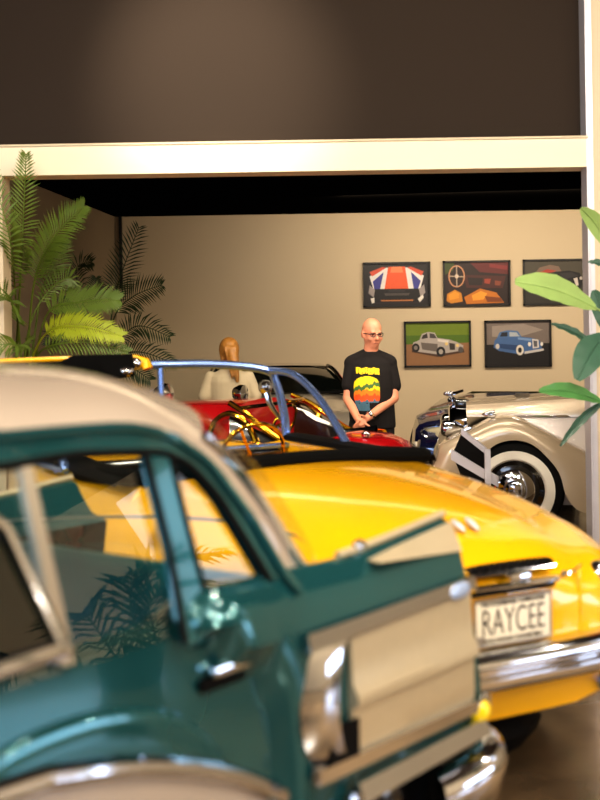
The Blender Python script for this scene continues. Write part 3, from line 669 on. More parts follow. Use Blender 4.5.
# ================================================================== RED ROADSTER
def red_car():
    t = thing('roadster', 'red vintage roadster with black wings and brass fittings behind the yellow convertible', 'car', (.60, 8.72, 0), R(-26))
    # +x points to its tail, -y is the near side
    def half(x, w, z): return [(w * .7, .36), (w * .95, .42), (w, .6), (w * .97, z - .12), (w * .82, z - .03), (w * .5, z + .005), (0, z + .015)]
    rows = [full(x, half(x, w, z)) for x, w, z in ((-2.35, .30, .98), (-2.0, .36, 1.01), (-1.5, .44, 1.04), (-1.05, .52, 1.055), (-.98, .54, 1.06))]
    b = MB().grid(rows, cap=True); bn = b.build('bonnet', 'red_paint', t, 40)
    def hw(x, w, z): return [(w * .7, .36), (w * .95, .42), (w, .6), (w, z - .04), (w * .95, z), (w * .9, z - .03), (w * .85, .5), (0, .48)]
    rows = [full(x, hw(x, .56, z)) for x, z in ((-.975, 1.0), (-.8, .90), (-.55, .80), (-.4, .82), (-.28, .84))]
    MB().grid(rows, cap=False).build('cockpit_tub', 'black_paint', t, 40)
    rows = [full(x, half(x, w, z)) for x, w, z in ((-.28, .50, .82), (-.05, .46, .81), (.08, .38, .77), (.16, .28, .66))]
    MB().grid(rows, cap=True).build('tail', 'red_paint', t, 40)
    b = MB(); rw = []
    b.box((-2.38, 0, .78), (.08, .5, .62), None, .03); rd = b.build('radiator', 'brass', t, 40)
    b = MB(); b.lathe([(.03, 0), (.035, .03), (.02, .05), (.001, .055)], (-2.38, 0, 1.09), 'z', 12); b.build('radiator_cap', 'brass', rd)
    for s in (-1, 1):
        # sweeping wings front and rear, one strip each
        for nm, pts in (('front_wing', [(-2.75, .50), (-2.6, .74), (-2.35, .86), (-2.1, .84), (-1.8, .64), (-1.4, .40), (-.9, .34)]), ('rear_wing', [(-.62, .36), (-.52, .58), (-.35, .72), (-.15, .74), (.05, .62), (.18, .44)])):
            b = MB(); b.grid([[(x, s * .44, z - .03), (x, s * .50, z + .01), (x, s * .60, z + .02), (x, s * .68, z), (x, s * .70, z - .06)] for x, z in crv(pts, 4)]); b.build(nm, 'black_paint', t, 60)
            if nm == 'front_wing': pass
        b = MB(); b.lathe([(.001, -.10), (.06, -.09), (.095, -.03), (.10, .02), (.105, .03), (.09, .045), (.001, .06)], (0, 0, 0), 'x', 20)
        hl = b.build('headlamp', 'chrome', t); hl.location = (-2.2, s * .46, 1.02); hl.rotation_euler = (0, 0, R(180))
        b = MB(); b.tube([(-1.5, s * .50, 1.02), (-1.5, s * .56, 1.10)], .012, 8); b.lathe([(.001, -.08), (.05, -.06), (.075, 0), (.07, .03), (.001, .045)], (-1.5, s * .58, 1.14 if s < 0 else 1.07), 'x', 18); b.build('side_lamp', 'chrome', t)
        wheel(t, (-2.3, s * .60, .36), .36, .13, s, False, 'brass', 'red_paint'); wheel(t, (-.22, s * .60, .34), .34, .13, s, False, 'brass', 'red_paint')
        b = MB(); b.box((-.95 + .0, s * .62, .33), (1.1, .2, .03), None, .01); b.build('running_board', 'black_paint', t)
        # brass rails along the cockpit edge
        b = MB(); b.tube(crv([(-1.0, s * .50, 1.07), (-.85, s * .54, 1.00), (-.7, s * .56, .90), (-.5, s * .56, .79), (-.3, s * .54, .79), (-.2, s * .5, .79)], 5), .022, 8); b.build('cockpit_rail', 'brass', t)
        b = MB(); b.tube(crv([(-1.15, s * .56, .80), (-1.08, s * .58, .94), (-.95, s * .58, 1.0), (-.82, s * .58, .93), (-.75, s * .58, .80)], 5), .022, 8); b.build('scuttle_rail', 'brass', t)
    b = MB()
    b.tube(crv([(-.95, -.46, 1.03), (-.86, -.44, 1.04), (-.80, 0, 1.045), (-.86, .44, 1.04), (-.95, .46, 1.03)], 5), .014, 8); ws = b.build('windscreen_frame', 'brass', t)
    b = MB(); b.poly([(-.95, -.45, 1.035), (-.86, -.43, 1.045), (-.80, 0, 1.05), (-.86, .43, 1.045), (-.95, .45, 1.035)]); b.build('windscreen_glass', 'glass_clear', ws, 0)
    b = MB(); b.tube([(-.72 + .06 * math.sin(a), -.2 + .17 * math.cos(a), .90 + .14 * math.sin(a)) for a in [2 * math.pi * k / 24 for k in range(24)]], .012, 8, closed=True); b.tube([(-.74, -.2, .89), (-.98, -.2, .82)], .018, 8); b.build('steering_wheel', 'brass', t)
    b = MB(); b.box((-.36, 0, .66), (.14, .86, .28), Matrix.Rotation(R(12), 3, 'Y'), .05); b.box((-.6, 0, .55), (.42, .9, .14), None, .04); b.build('seat', 'leather_black', t, 60)
    b = MB(); b.lathe([(.03, 0), (.035, .02), (.02, .035), (.001, .04)], (-.06, -.2, .825), 'z', 14); b.build('filler_cap', 'chrome', t)
red_car()

# ================================================================== SILVER COUPE and NAVY ROADSTER at the back
def rear_coupe():
    a = math.atan2(.98, -.20)      # +x points to its tail, away and to the left
    t = thing('coupe', 'silver beige low coupe with a dark glasshouse, parked between the two visitors', 'car', (-.14, 12.32, 0), a)
    def half(x, w, z): return [(w * .8, .22), (w * .97, .28), (w, .45), (w * .98, .62), (w * .93, min(z - .05, .78)), (w * .8, z - .015), (w * .5, z + .005), (0, z + .02)]
    rows = [full(x, half(x, w, z)) for x, w, z in ((-1.42, .54, .62), (-1.36, .64, .70), (-1.0, .71, .80), (-.5, .73, .875), (0, .74, .91), (.8, .74, .92), (1.5, .74, .90), (1.9, .72, .86), (2.15, .66, .80), (2.22, .56, .66))]
    MB().grid(rows, cap=True).build('body', 'silver_paint', t, 40)
    # glasshouse
    def gh(x, z, w): return [(.68, .885), (lerp(.68, w, .5), lerp(.885, z, .5)), (w, z - .02), (w * .7, z + .005), (0, z + .015)]
    rows = [full(x, gh(x, z, w)) for x, z, w in ((-.02, .91, .70), (.25, 1.03, .64), (.5, 1.14, .58), (.62, 1.165, .56), (1.2, 1.17, .56), (1.5, 1.14, .56), (1.75, 1.02, .6), (1.95, .90, .62))]
    MB().grid(rows).build('glasshouse', 'window_black', t, 50)
    b = MB(); rows = [[(x, y, z + .02 - .015 * abs(y / .55) ** 2) for y in (-.555, -.4, -.2, 0, .2, .4, .555)] for x, z in ((.60, 1.165), (.9, 1.18), (1.2, 1.18), (1.5, 1.15))]
    b.grid(rows); b.build('roof', 'black_paint', t, 60)
    for s in (-1, 1):
        b = MB(); b.tube(crv([(-.02, s * .675, .90), (.25, s * .635, 1.03), (.5, s * .60, 1.14), (.65, s * .575, 1.17)], 4), .022, 8); b.tube([(.55, s * .57, 1.16), (1.5, s * .57, 1.155), (1.95, s * .63, .91)], .016, 8); b.tube([(1.15, s * .685, .90), (1.15, s * .57, 1.16)], .02, 6); b.build('pillar_trim', 'black_paint', t)
        wheel(t, (-.85, s * .63, .31), .31, .2, s); wheel(t, (1.55, s * .63, .31), .31, .2, s)
        b = MB(); b.lathe([(.001, -.05), (.06, -.045), (.085, -.01), (.08, .04)], (-1.38, s * .46, .58), 'x', 18); b.build('headlight', 'lens_clear', t)
        b = MB(); b.tube([(.12, s * .15, .965), (.02, s * .6, .93)], .007, 6); b.build('wiper', 'black_trim', t)
        b = MB(); b.ell((.35, s * .75, .93), (.07, .08, .05)); b.build('door_mirror', 'silver_paint', t)
    b = MB(); b.box((-.06, 0, .925), (.10, 1.2, .012)); b.build('cowl_vent', 'black_trim', t)
    b = MB(); b.box((-1.46, 0, .42), (.05, 1.0, .14), None, .03); b.build('grille', 'black_trim', t)
rear_coupe()
def navy_car():
    # nose towards the camera and leftwards; +x points to its tail
    t = thing('car', 'dark navy low sports car nosing out between the man and the champagne saloon', 'car', (1.93, 12.0, 0), R(72.5))
    def half(x, w, z): return [(w * .8, .22), (w * .97, .28), (w, .45), (w * .98, .6), (w * .93, min(z - .05, .72)), (w * .8, z - .02), (w * .5, z + .005), (0, z + .02)]
    rows = [full(x, half(x, w, z)) for x, w, z in ((-.80, .55, .60), (-.74, .66, .70), (-.5, .74, .765), (0, .78, .80), (.5, .80, .83), (1.0, .80, .84))]
    MB().grid(rows, cap=True).build('body', 'navy_paint', t, 40)
    rows = [full(x, half(x, w, z)) for x, w, z in ((1.0, .80, .80), (1.5, .80, .80), (2.3, .76, .78), (2.55, .6, .66))]
    MB().grid(rows, cap=True).build('tail', 'navy_paint', t, 40)
    for s in (-1, 1):
        b = MB(); rw = []
        for k in range(9):
            q = 2 * math.pi * k / 8
        b.box((-.775, s * .42, .585), (.06, .30, .10), Matrix.Rotation(R(-s * 14), 3, 'Z'), .025); hl = b.build('headlight', 'lens_clear', t)
        b = MB(); b.tube([(-.80 + .02 * 0, s * (.42 + .16 * math.cos(a)), .585 + .062 * math.sin(a)) for a in [2 * math.pi * k / 20 for k in range(20)]], .010, 6, closed=True); b.build('headlight_ring', 'chrome', hl)
        wheel(t, (-.1, s * .70, .31), .31, .2, s); wheel(t, (1.95, s * .70, .31), .31, .2, s)
        b = MB(); b.tube([(-.6, s * .25, .79), (.3, s * .3, .83)], .006, 6); b.build('bonnet_line', 'chrome', t)
    b = MB(); b.box((-.82, 0, .58), (.05, .40, .14), None, .03); b.build('grille', 'chrome', t)
    b = MB(); b.box((-.86, 0, .40), (.10, 1.45, .10), None, .03); b.build('front_bumper', 'daylit_chrome', t, 50)
    b = MB(); b.poly([(1.05, -.5, .82), (1.1, -.4, .86), (1.1, .4, .86), (1.05, .5, .82)]); b.build('windscreen', 'glass_dark', t, 0)
navy_car()

# ================================================================== CHAMPAGNE SALOON
def saloon():
    t = thing('car', 'champagne vintage saloon with whitewall tyre and long bonnet beside the pillar', 'car', (1.571, 8.88, 0), R(-7))
    # -y near; near wing face at y=0, far wing face at y=1.74, centre y=.80
    crown = crv([(-.63, .42), (-.61, .53), (-.575, .615), (-.555, .685), (-.486, .738), (-.319, .815), (-.144, .893), (.009, .903), (.183, .826), (.351, .740), (.557, .63), (.85, .45), (1.1, .34)], 4)
    arch = crv([(-.57, .30), (-.50, .40), (-.40, .50), (-.263, .60), (-.186, .68), (-.108, .73), (.006, .75), (.12, .722), (.219, .642), (.324, .505), (.39, .302), (.56, .20), (1.1, .17)], 4)
    for s in (1, -1):
        Y = lambda y: y if s == 1 else 1.60 - y
        b = MB(); rw = []
        for (cx, cz), (ax, az) in zip(crown, arch):
            rw.append([(cx, Y(.52), cz - .10), (cx, Y(.42), cz - .02), (cx, Y(.28), cz + .01), (cx, Y(.12), cz), (lerp(cx, ax, .06), Y(.04), lerp(cx * 0 + cz, az, .12)), (lerp(cx, ax, .3), Y(.0), lerp(cz, az, .35)), (lerp(cx, ax, .7), Y(-.005), lerp(cz, az, .72)), (ax, Y(.0), az), (ax, Y(.03), az)])
        b.grid(rw); b.build('front_wing', 'champagne_paint', t, 60)
        wheel(t, (0, Y(.115), .37), .37, .17, -s, True)
        wheel(t, (3.05, Y(.16), .365), .365, .17, -s, True)
        b = MB(); b.grid([[(x, Y(.30), .60), (x, Y(.20), z0), (x, Y(.06), z0 - .06), (x, Y(.03), .5), (x, Y(.05), .30)] for x, z0 in crv([(2.3, .40), (2.5, .62), (2.8, .82), (3.1, .86), (3.4, .78), (3.7, .58), (3.95, .40)], 4)]); b.build('rear_wing', 'champagne_paint', t, 60)
        b = MB(); b.box((1.7, Y(.13), .17), (1.5, .3, .05), None, .015); b.build('running_board', 'black_trim', t)
        b = MB(); b.lathe([(.001, .045), (.04, .04), (.062, .02), (.066, -.01), (.055, -.06), (.02, -.12), (.001, -.14)], (0, 0, 0), 'x', 24)
        hl = b.build('headlamp', 'chrome', t, 50); hl.location = (-.50, Y(.46), .80); hl.rotation_euler = (0, 0, math.pi)
        b = MB(); b.lathe([(.001, .05), (.036, .044), (.055, .024)], (0, 0, 0), 'x', 24); b.build('lens', 'lens_clear', hl)
        b = MB(); b.lathe([(.001, .03), (.03, .02), (.035, 0), (.02, -.05), (.001, -.08)], (-.15, Y(.22), .925), 'x', 14); b.build('side_lamp', 'chrome', t)
        # scuttle and door flank above the wing line, reflection painted in as paler colour
        b = MB(); b.grid([[(x, Y(.46), .89), (x, Y(.44), .80), (x, Y(.36), .62), (x, Y(.34), .40), (x, Y(.34), .22)] for x in (.05, .5, .9)]); 
        b.build('bonnet_side', 'champagne_sheen', t)
        b = MB(); b.strip([(x, Y(.455), .900) for x in (-.08, .4, .95)], [(x, Y(.450), .884) for x in (-.08, .4, .95)], (0, -.012 * s, 0)); b.build('bonnet_strip', 'chrome', t)
    # bonnet
    def bon(x):
        w = interp([(-.34, .30), (.4, .355), (.95, .42)], x); z = interp([(-.34, 1.0), (.4, 1.045), (.95, 1.075)], x)
        return [(w, .885), (w * .99, .94), (w * .9, z - .025), (w * .6, z - .003), (.02, z + .004), (0, z + .012)]
    b = MB(); b.grid([[(x, y + .80, z) for x, y, z in full(x, bon(x))] for x in (-.34, -.1, .1, .4, .7, .95)], cap=True); b.build('bonnet', 'champagne_paint', t, 40)
    b = MB(); b.box((.10, .62, 1.045), (.10, .02, .035)); b.box((.10, .62, 1.045), (.13, .015, .012)); b.build('bonnet_catch', 'chrome', t)
    # radiator shell with dark slats, mascot
    b = MB(); rw = []
    for x, k in ((-.33, 1), (-.42, 1), (-.47, .97), (-.48, .9)):
        rw.append([(x, .80 + y * k, .28 + (z - .28) * (1 if k == 1 else k * .99 + .01)) for y, z in ((-.27, .28), (-.29, .6), (-.28, .86), (-.2, .94), (0, .985), (.2, .94), (.28, .86), (.29, .6), (.27, .28))])
    b.grid(rw); b.face([b.v(p) for p in rw[-1]]); rs = b.build('radiator_shell', 'chrome', t, 40)
    b = MB()
    for k in range(11): b.box((-.487, .80 - .21 + .042 * k, .58), (.02, .016, .52))
    b.build('radiator_slats', 'black_trim', rs, 0)
    b = MB(); b.box((-.37, .80, .965), (.12, .34, .10), None, .03); b.build('radiator_header', 'black_paint', rs, 50)
    b = MB(); b.lathe([(.035, 0), (.04, .02), (.02, .04), (.001, .045)], (-.45, .80, .985), 'z', 14); b.ell((-.47, .80, 1.05), (.05, .018, .02)); b.tube([(-.44, .80, 1.05), (-.36, .73, 1.075)], [.016, .006], 6); b.tube([(-.44, .80, 1.05), (-.36, .87, 1.075)], [.016, .006], 6); b.build('mascot', 'chrome', t)
    # bumper: blade, upper rail, overriders, black box for the shaded void behind
    b = MB(); b.strip([(-.76 + .06 * ((y - .80) / .80) ** 2 * 1.0, y, .455) for y in [-.02 + 1.64 * k / 12 for k in range(13)]], [(-.77 + .06 * ((y - .80) / .80) ** 2, y, .385) for y in [-.02 + 1.64 * k / 12 for k in range(13)]], (.03, 0, 0)); bu = b.build('front_bumper', 'satin_metal', t, 50)
    for y in (.28, 1.32):
        b = MB(); b.box((-.76, y, .46), (.05, .06, .30), None, .015); b.build('overrider', 'satin_metal', bu)
    b = MB(); b.strip([(-.74, y, .625) for y in (.28, .6, .9, 1.1, 1.32)], [(-.74, y, .595) for y in (.28, .6, .9, 1.1, 1.32)], (.02, 0, 0)); b.build('badge_bar', 'satin_metal', bu)
    b = MB(); b.box((-.50, .80, .43), (.05, .84, .36)); b.build('front_void_shade', 'black_trim', t, 0)
    # cabin beyond the pillar
    def cab(x, z): return [(.62, .22), (.66, .5), (.66, .85), (.62, 1.0), (.585, 1.06), (.52, z - .06), (.42, z), (0, z + .04)]
    b = MB(); b.grid([[(x, y + .80, zz) for x, y, zz in full(x, cab(x, z))] for x, z in ((.9, 1.05), (.97, 1.14), (1.25, 1.5), (1.5, 1.56), (2.4, 1.58), (3.0, 1.5), (3.5, 1.2), (3.9, .9), (4.05, .6))], cap=True); b.build('cabin', 'champagne_paint', t, 40)
    for s in (-1, 1):
        for x0, x1 in ((1.3, 1.95), (2.05, 2.7)):
            b = MB(); b.poly([(x0, .80 + s * .60, 1.07), (x1, .80 + s * .60, 1.07), (x1 - .02, .80 + s * .53, 1.46), (x0 + .12, .80 + s * .53, 1.46)]); b.build('side_window', 'window_black', t, 0)
saloon()

def sign():
    t = thing('display_sign', 'dark tilted information panel in grey metal frame before the champagne saloon', 'sign', (1.22, 8.47, 0))
    L = lambda x, y, z: Vector((x - 1.22, y - 8.47, z))
    tl, tr, bl, br, brx = L(1.14, 8.52, .855), L(1.295, 8.40, .727), L(1.07, 8.55, .69), L(1.295, 8.40, .545), L(1.37, 8.385, .515)
    b = MB(); b.prism([tl, tr, br, bl], (.004, .02, 0)); b.prism([bl, br, L(1.295, 8.40, .40), L(1.14, 8.5, .50)], (.004, .02, 0)); b.build('panel', 'black_trim', t, 0)
    b = MB()
    for p, q, w in ((tl, tr, .022), (bl, brx, .036)):
        up = Vector((0, 0, 1)); b.prism([p + up * w, q + up * w, q - up * w, p - up * w], (-.012, -.018, 0))
    b.box(L(1.295, 8.385, .36), (.04, .03, .76)); b.build('frame', 'edge_metal', t, 0)
    b = MB(); b.lathe([(.001, .03), (.13, .02), (.14, 0), (.001, 0)], L(1.295, 8.40, 0), 'z', 24); b.build('base', 'satin_metal', t)
sign()
# ================================================================== PEOPLE
def remeshed(mb, name, mats, parent, vox, smooth_it=4, paint=None):
    me = bpy.data.meshes.new('tmp'); bmesh.ops.recalc_face_normals(mb.bm, faces=mb.bm.faces); mb.bm.to_mesh(me); mb.bm.free()
    o = bpy.data.objects.new('tmp', me); C.objects.link(o)
    m = o.modifiers.new('r', 'REMESH'); m.mode = 'VOXEL'; m.voxel_size = vox
    s = o.modifiers.new('s', 'SMOOTH'); s.iterations = smooth_it; s.factor = .5
    dg = bpy.context.evaluated_depsgraph_get(); dg.update()
    new = bpy.data.meshes.new_from_object(o.evaluated_get(dg))
    bpy.data.objects.remove(o); bpy.data.meshes.remove(me)
    new.name = name; new.materials.clear()
    for x in mats: new.materials.append(M[x])
    new.polygons.foreach_set('use_smooth', [True] * len(new.polygons))
    if paint:
        for p in new.polygons: p.material_index = paint(p.center, p.normal)
    r = bpy.data.objects.new(name, new); C.objects.link(r); r.parent = parent
    return r
def torso(mb, rings, seg=20):
    rows = []
    z0 = rings[0]; z1 = rings[-1]
    rows.append([(z0[3], z0[4], z0[0] - .01)] * 1)
    rows = [[(cx + rx * math.cos(2 * math.pi * k / seg), cy + ry * math.sin(2 * math.pi * k / seg), z) for k in range(seg)] for z, rx, ry, cx, cy in rings]
    mb.grid(rows, cv=True, cap=True)
def hand(mb, wrist, direction, palm_n, side, curl=.5, L=.175):
    """palm and five fingers; direction = wrist->knuckles, palm_n = palm normal, side = thumb side vector"""
    d = Vector(direction).normalized(); n = Vector(palm_n).normalized(); s = Vector(side).normalized(); w = Vector(wrist)
    mb.cap(w, w + d * .075, .024, .033, flat=.55, up=n)
    for k, (o, l) in enumerate(((.030, .072), (.011, .080), (-.009, .075), (-.028, .058))):
        p = w + d * .085 + s * o; f = d
        for j in range(3):
            f = (f + n * curl * (.35 + .25 * j)).normalized(); q = p + f * l * (.44, .32, .24)[j]
            mb.cap(p, q, .0095 - .001 * j, .0088 - .001 * j, 8); p = q
    p = w + d * .03 + s * .028; f = (d * .6 + s * .8).normalized()
    for j in range(2):
        q = p + f * .034; mb.cap(p, q, .0115 - .001 * j, .0105 - .001 * j, 8); p = q; f = (f + d * .5 + n * .3).normalized()
def man():
    t = thing('person', 'bald man in glasses and a dark printed T-shirt, hands clasped in front', 'person', (.572, 9.8, 0), 0)
    b = MB()
    torso(b, [(.80, .15, .11, 0, 0), (.90, .16, .12, 0, 0), (1.0, .158, .12, 0, -.01), (1.12, .165, .12, 0, -.01), (1.24, .165, .112, 0, 0), (1.31, .15, .09, 0, .01), (1.35, .10, .072, 0, .015), (1.40, .055, .056, 0, .01)])
    b.cap((0, .012, 1.36), (.010, -.005, 1.47), .062, .060)
    # head, turned to his left and bowed a little
    hr = Matrix.Translation((.014, -.012, 1.545)) @ Matrix.Rotation(R(22), 4, 'Z') @ Matrix.Rotation(R(9), 4, 'X')
    hm = MB()
    hm.ell((0, .012, .035), (.078, .097, .092)); hm.ell((0, -.012, -.038), (.070, .080, .075)); hm.ell((0, -.040, -.088), (.046, .042, .030))
    hm.cap((0, -.086, .012), (0, -.106, -.026), .009, .015, 8); hm.ell((-.012, -.094, -.030), (.010, .012, .009)); hm.ell((.012, -.094, -.030), (.010, .012, .009))
    hm.cap((-.035, -.078, .024), (.035, -.078, .024), .012, .012, 8)
    hm.ell((-.040, -.066, -.03), (.026, .02, .024)); hm.ell((.040, -.066, -.03), (.026, .02, .024))
    hm.cap((-.022, -.083, -.058), (.022, -.083, -.058), .0075, .0075, 8); hm.cap((-.018, -.081, -.070), (.018, -.081, -.070), .008, .008, 8)
    for s in (-1, 1): hm.ell((s * .080, .012, -.005), (.010, .024, .033))
    for v in hm.bm.verts: v.co = hr @ v.co
    me = bpy.data.meshes.new('h'); hm.bm.to_mesh(me); hm.bm.free(); b.bm.from_mesh(me); bpy.data.meshes.remove(me)
    # arms: both forearms come across to the clasped hands
    LS, LE, LW = (-.150, .01, 1.30), (-.192, -.02, 1.015), (-.12, -.24, .865)
    RS, RE, RW = (.150, .02, 1.30), (.182, -.03, 1.02), (-.045, -.25, .88)
    b.cap(LS, LE, .052, .042); b.cap(LE, LW, .042, .029); b.cap(RS, RE, .052, .043); b.cap(RE, RW, .043, .030)
    hand(b, LW, (.35, -.12, -.8), (.5, .4, 0), (.7, -.6, .2), .5)
    hand(b, RW, (-.75, -.2, -.5), (.1, .8, -.3), (.0, -.5, .8), .55)
    for s in (-1, 1):
        b.cap((s * .09, 0, .84), (s * .10, .0, .47), .085, .055); b.cap((s * .10, 0, .47), (s * .105, .015, .09), .055, .038)
        b.cap((s * .105, .02, .045), (s * .115, -.13, .035), .035, .03)
    remeshed(b, 'body', ['skin'], t, .0075, 3)
    # shirt
    b = MB()
    torso(b, [(.775, .185, .145, .01, 0), (.80, .188, .148, .01, 0), (.90, .188, .148, .005, 0), (1.0, .186, .146, 0, -.012), (1.12, .188, .143, 0, -.012), (1.24, .186, .132, 0, 0), (1.31, .172, .115, 0, .01), (1.355, .12, .092, 0, .015), (1.40, .072, .074, 0, .012)])
    b.cap((-.145, .01, 1.302), (-.183, -.01, 1.13), .069, .060); b.cap((.145, .02, 1.302), (.182, .0, 1.12), .070, .066)
    for q in (-1, 1): b.cap((q * .03, .015, 1.36), (q * .150, .015, 1.305), .068, .069)
    def paint(c, n):
        if n.y > -.25: return 0
        x, z = c.x + .03, c.z; wv = .008 * math.sin(x * 95) + .005 * math.sin(x * 210 + 1)
        if 1.222 < z + wv * .4 + x * .05 < 1.272 and -.095 < x < .09:
            return 0 if (abs(math.sin(x * 130)) < .35 and abs(math.sin(z * 190)) > .55) else 1
        e = ((x + .012) / .105) ** 2 + ((z - 1.08) / .125) ** 4
        if e < 1 and z > .99:
            zz = z + wv
            if zz > 1.165: return 1
            g = zz - 1.125 - .22 * x
            if -.018 < g < .016: return 2
            if g >= .016: return 1
            return 1 if zz > 1.095 else 3 if zz > 1.055 else 4 if zz > 1.008 else 5
        if .925 < z <= .995 + wv and -.105 < x < .01: return 5
        return 0
    remeshed(b, 't_shirt', ['shirt_black', 'print_yellow', 'print_green', 'print_orange', 'print_redorange', 'print_blue'], t, .0065, 5, paint)
    b = MB()
    torso(b, [(.70, .17, .13, 0, 0), (.80, .172, .135, 0, 0), (.90, .168, .13, 0, 0)])
    for s in (-1, 1): b.cap((s * .09, 0, .80), (s * .10, 0, .47), .10, .075); b.cap((s * .10, 0, .47), (s * .105, .01, .12), .075, .06)
    remeshed(b, 'trousers', ['trouser'], t, .014, 3)
    b = MB()
    for s in (-1, 1): b.cap((s * .105, .04, .05), (s * .118, -.14, .042), .048, .042)
    remeshed(b, 'shoes', ['shoe'], t, .01, 3)
    # glasses
    b = MB()
    for s in (-1, 1):
        b.tube([hr @ Vector((s * .034 + .024 * math.cos(a), -.098 + .012 * abs(math.cos(a)) , .006 + .015 * math.sin(a))) for a in [2 * math.pi * k / 16 for k in range(16)]], .0032, 6, closed=True)
        b.tube([hr @ Vector(p) for p in ((s * .058, -.088, .010), (s * .078, -.04, .010), (s * .082, .015, .006))], .0032, 6)
    b.tube([hr @ Vector(p) for p in ((-.012, -.104, .010), (.012, -.104, .010))], .0032, 6); b.build('glasses', 'spectacle', t)
    b = MB()
    for s in (-1, 1): b.ell(hr @ Vector((s * .033, -.083, .006)), (.010, .008, .006))
    b.build('eyes', 'eye', t)
    b = MB(); b.tube([hr @ Vector((-.018 + .036 * k / 4, -.0895, -.064 - .001 * (k in (0, 4)))) for k in range(5)], .0028, 6); b.build('mouth', 'skin_dark', t)
    b = MB(); d = (Vector(RW) - Vector(RE)).normalized(); c = Vector(RW) - d * .035; u = d.cross(Vector((0, 0, 1))).normalized(); w = d.cross(u)
    b.tube([c + (u * math.cos(a) + w * math.sin(a)) * .034 for a in [2 * math.pi * k / 20 for k in range(20)]], .009, 6, closed=True); b.ell(c + Vector((.0, -.034, .014)), (.019, .010, .019)); b.build('wristwatch', 'chrome', t)
man()
def woman():
    t = thing('person', 'woman seen from behind in a beige T-shirt with long auburn hair', 'person', (-.62, 10.45, 0), 0)
    b = MB()
    torso(b, [(.74, .15, .11, 0, 0), (.82, .165, .12, 0, 0), (.95, .14, .10, 0, 0), (1.05, .145, .10, 0, 0), (1.14, .15, .10, 0, 0), (1.20, .14, .085, 0, 0), (1.245, .08, .06, 0, 0), (1.26, .05, .05, 0, 0)])
    b.cap((0, 0, 1.23), (0, .01, 1.33), .046, .044)
    b.ell((0, .01, 1.415), (.070, .088, .095)); b.ell((0, .04, 1.35), (.052, .06, .06)); b.cap((0, .095, 1.40), (0, .11, 1.375), .009, .013, 8)
    for s in (-1, 1):
        b.ell((s * .072, .015, 1.385), (.009, .022, .03))
        e, w = (s * .232, -.03, .93), (s * .17, .12, .80)
        b.cap((s * .175, 0, 1.175), e, .042, .034); b.cap(e, w, .034, .024)
        hand(b, w, (-s * .3, .8, -.3), (-s * .8, 0, -.3), (0, .3, .9), .3)
        b.cap((s * .085, 0, .76), (s * .09, 0, .42), .08, .05); b.cap((s * .09, 0, .42), (s * .09, -.01, .08), .05, .033); b.cap((s * .09, -.02, .04), (s * .10, .12, .03), .03, .026)
    remeshed(b, 'body', ['skin'], t, .0085, 3)
    b = MB()
    torso(b, [(.78, .19, .14, 0, 0), (.85, .188, .14, 0, 0), (.95, .172, .125, 0, 0), (1.05, .176, .122, 0, 0), (1.14, .178, .12, 0, 0), (1.20, .165, .10, 0, 0), (1.24, .10, .075, 0, 0), (1.255, .065, .065, 0, 0)])
    for s in (-1, 1): b.cap((s * .165, 0, 1.185), (s * .222, -.01, 1.02), .052, .058)
    remeshed(b, 't_shirt', ['shirt_beige'], t, .011, 3)
    b = MB(); torso(b, [(.62, .16, .12, 0, 0), (.72, .172, .125, 0, 0), (.85, .165, .125, 0, 0)])
    for s in (-1, 1): b.cap((s * .085, 0, .74), (s * .09, 0, .42), .09, .062); b.cap((s * .09, 0, .42), (s * .09, 0, .1), .06, .045)
    remeshed(b, 'trousers', ['denim'], t, .014, 3)
    b = MB()
    for s in (-1, 1): b.cap((s * .09, -.03, .04), (s * .102, .13, .035), .04, .036)
    remeshed(b, 'shoes', ['shoe'], t, .01, 3)
    b = MB(); b.ell((.0, -.008, 1.425), (.090, .100, .105)); b.cap((.02, -.09, 1.41), (.05, -.13, 1.32), .045, .042, flat=.9, up=(0, 1, 0)); b.cap((.05, -.13, 1.32), (.075, -.14, 1.15), .044, .016, flat=.8, up=(0, 1, 0))
    b.cap((-.06, -.03, 1.42), (-.055, -.05, 1.33), .030, .018); b.cap((.05, -.04, 1.42), (.065, -.08, 1.28), .035, .022)
    for k in range(5): b.cap((-.03 + .022 * k, -.105, 1.44), (.03 + .013 * k, -.15, 1.17 + .025 * (k % 3)), .013, .007, 8)
    remeshed(b, 'hair', ['hair'], t, .0075, 2)
woman()

# ================================================================== PLANTS
def frond(mb, path, leaf, n=26, nrm=(0, -1, .15), droop=.25, w=.014, start=.25):
    P = [Vector(p) for p in crv([tuple(p) for p in path], 8)]
    mb.tube(P, [.010 * (1 - .75 * i / len(P)) for i in range(len(P))], 5)
    N = Vector(nrm).normalized(); m = len(P) - 1
    for i in range(n):
        f = start + (1 - start) * (i + .5) / n; k = f * m; a = int(k); fr = k - a
        p = P[a].lerp(P[min(a + 1, m)], fr); T = (P[min(a + 1, m)] - P[max(a - 1, 0)]).normalized()
        Sd = T.cross(N).normalized(); g = (f - start) / (1 - start)
        ln = leaf * (.55 + 1.1 * g * (1 - g) * 1.6) * (1 - .45 * g ** 3) * random.uniform(.88, 1.1)
        for s in (-1, 1):
            d = (T * (.55 + .5 * g) + Sd * s * .95 + N * random.uniform(-.05, .35)).normalized()
            q0 = p; q1 = p + d * ln * .5; d2 = (d + Vector((0, 0, -1)) * droop * random.uniform(.6, 1.5)).normalized(); q2 = q1 + d2 * ln * .5
            wv = (d.cross(N)).normalized() * w * .5
            vs = [mb.v(q0 - wv * .4), mb.v(q0 + wv * .4), mb.v(q1 + wv), mb.v(q1 - wv), mb.v(q2)]
            mb.face([vs[0], vs[1], vs[2], vs[3]]); mb.face([vs[3], vs[2], vs[4]])
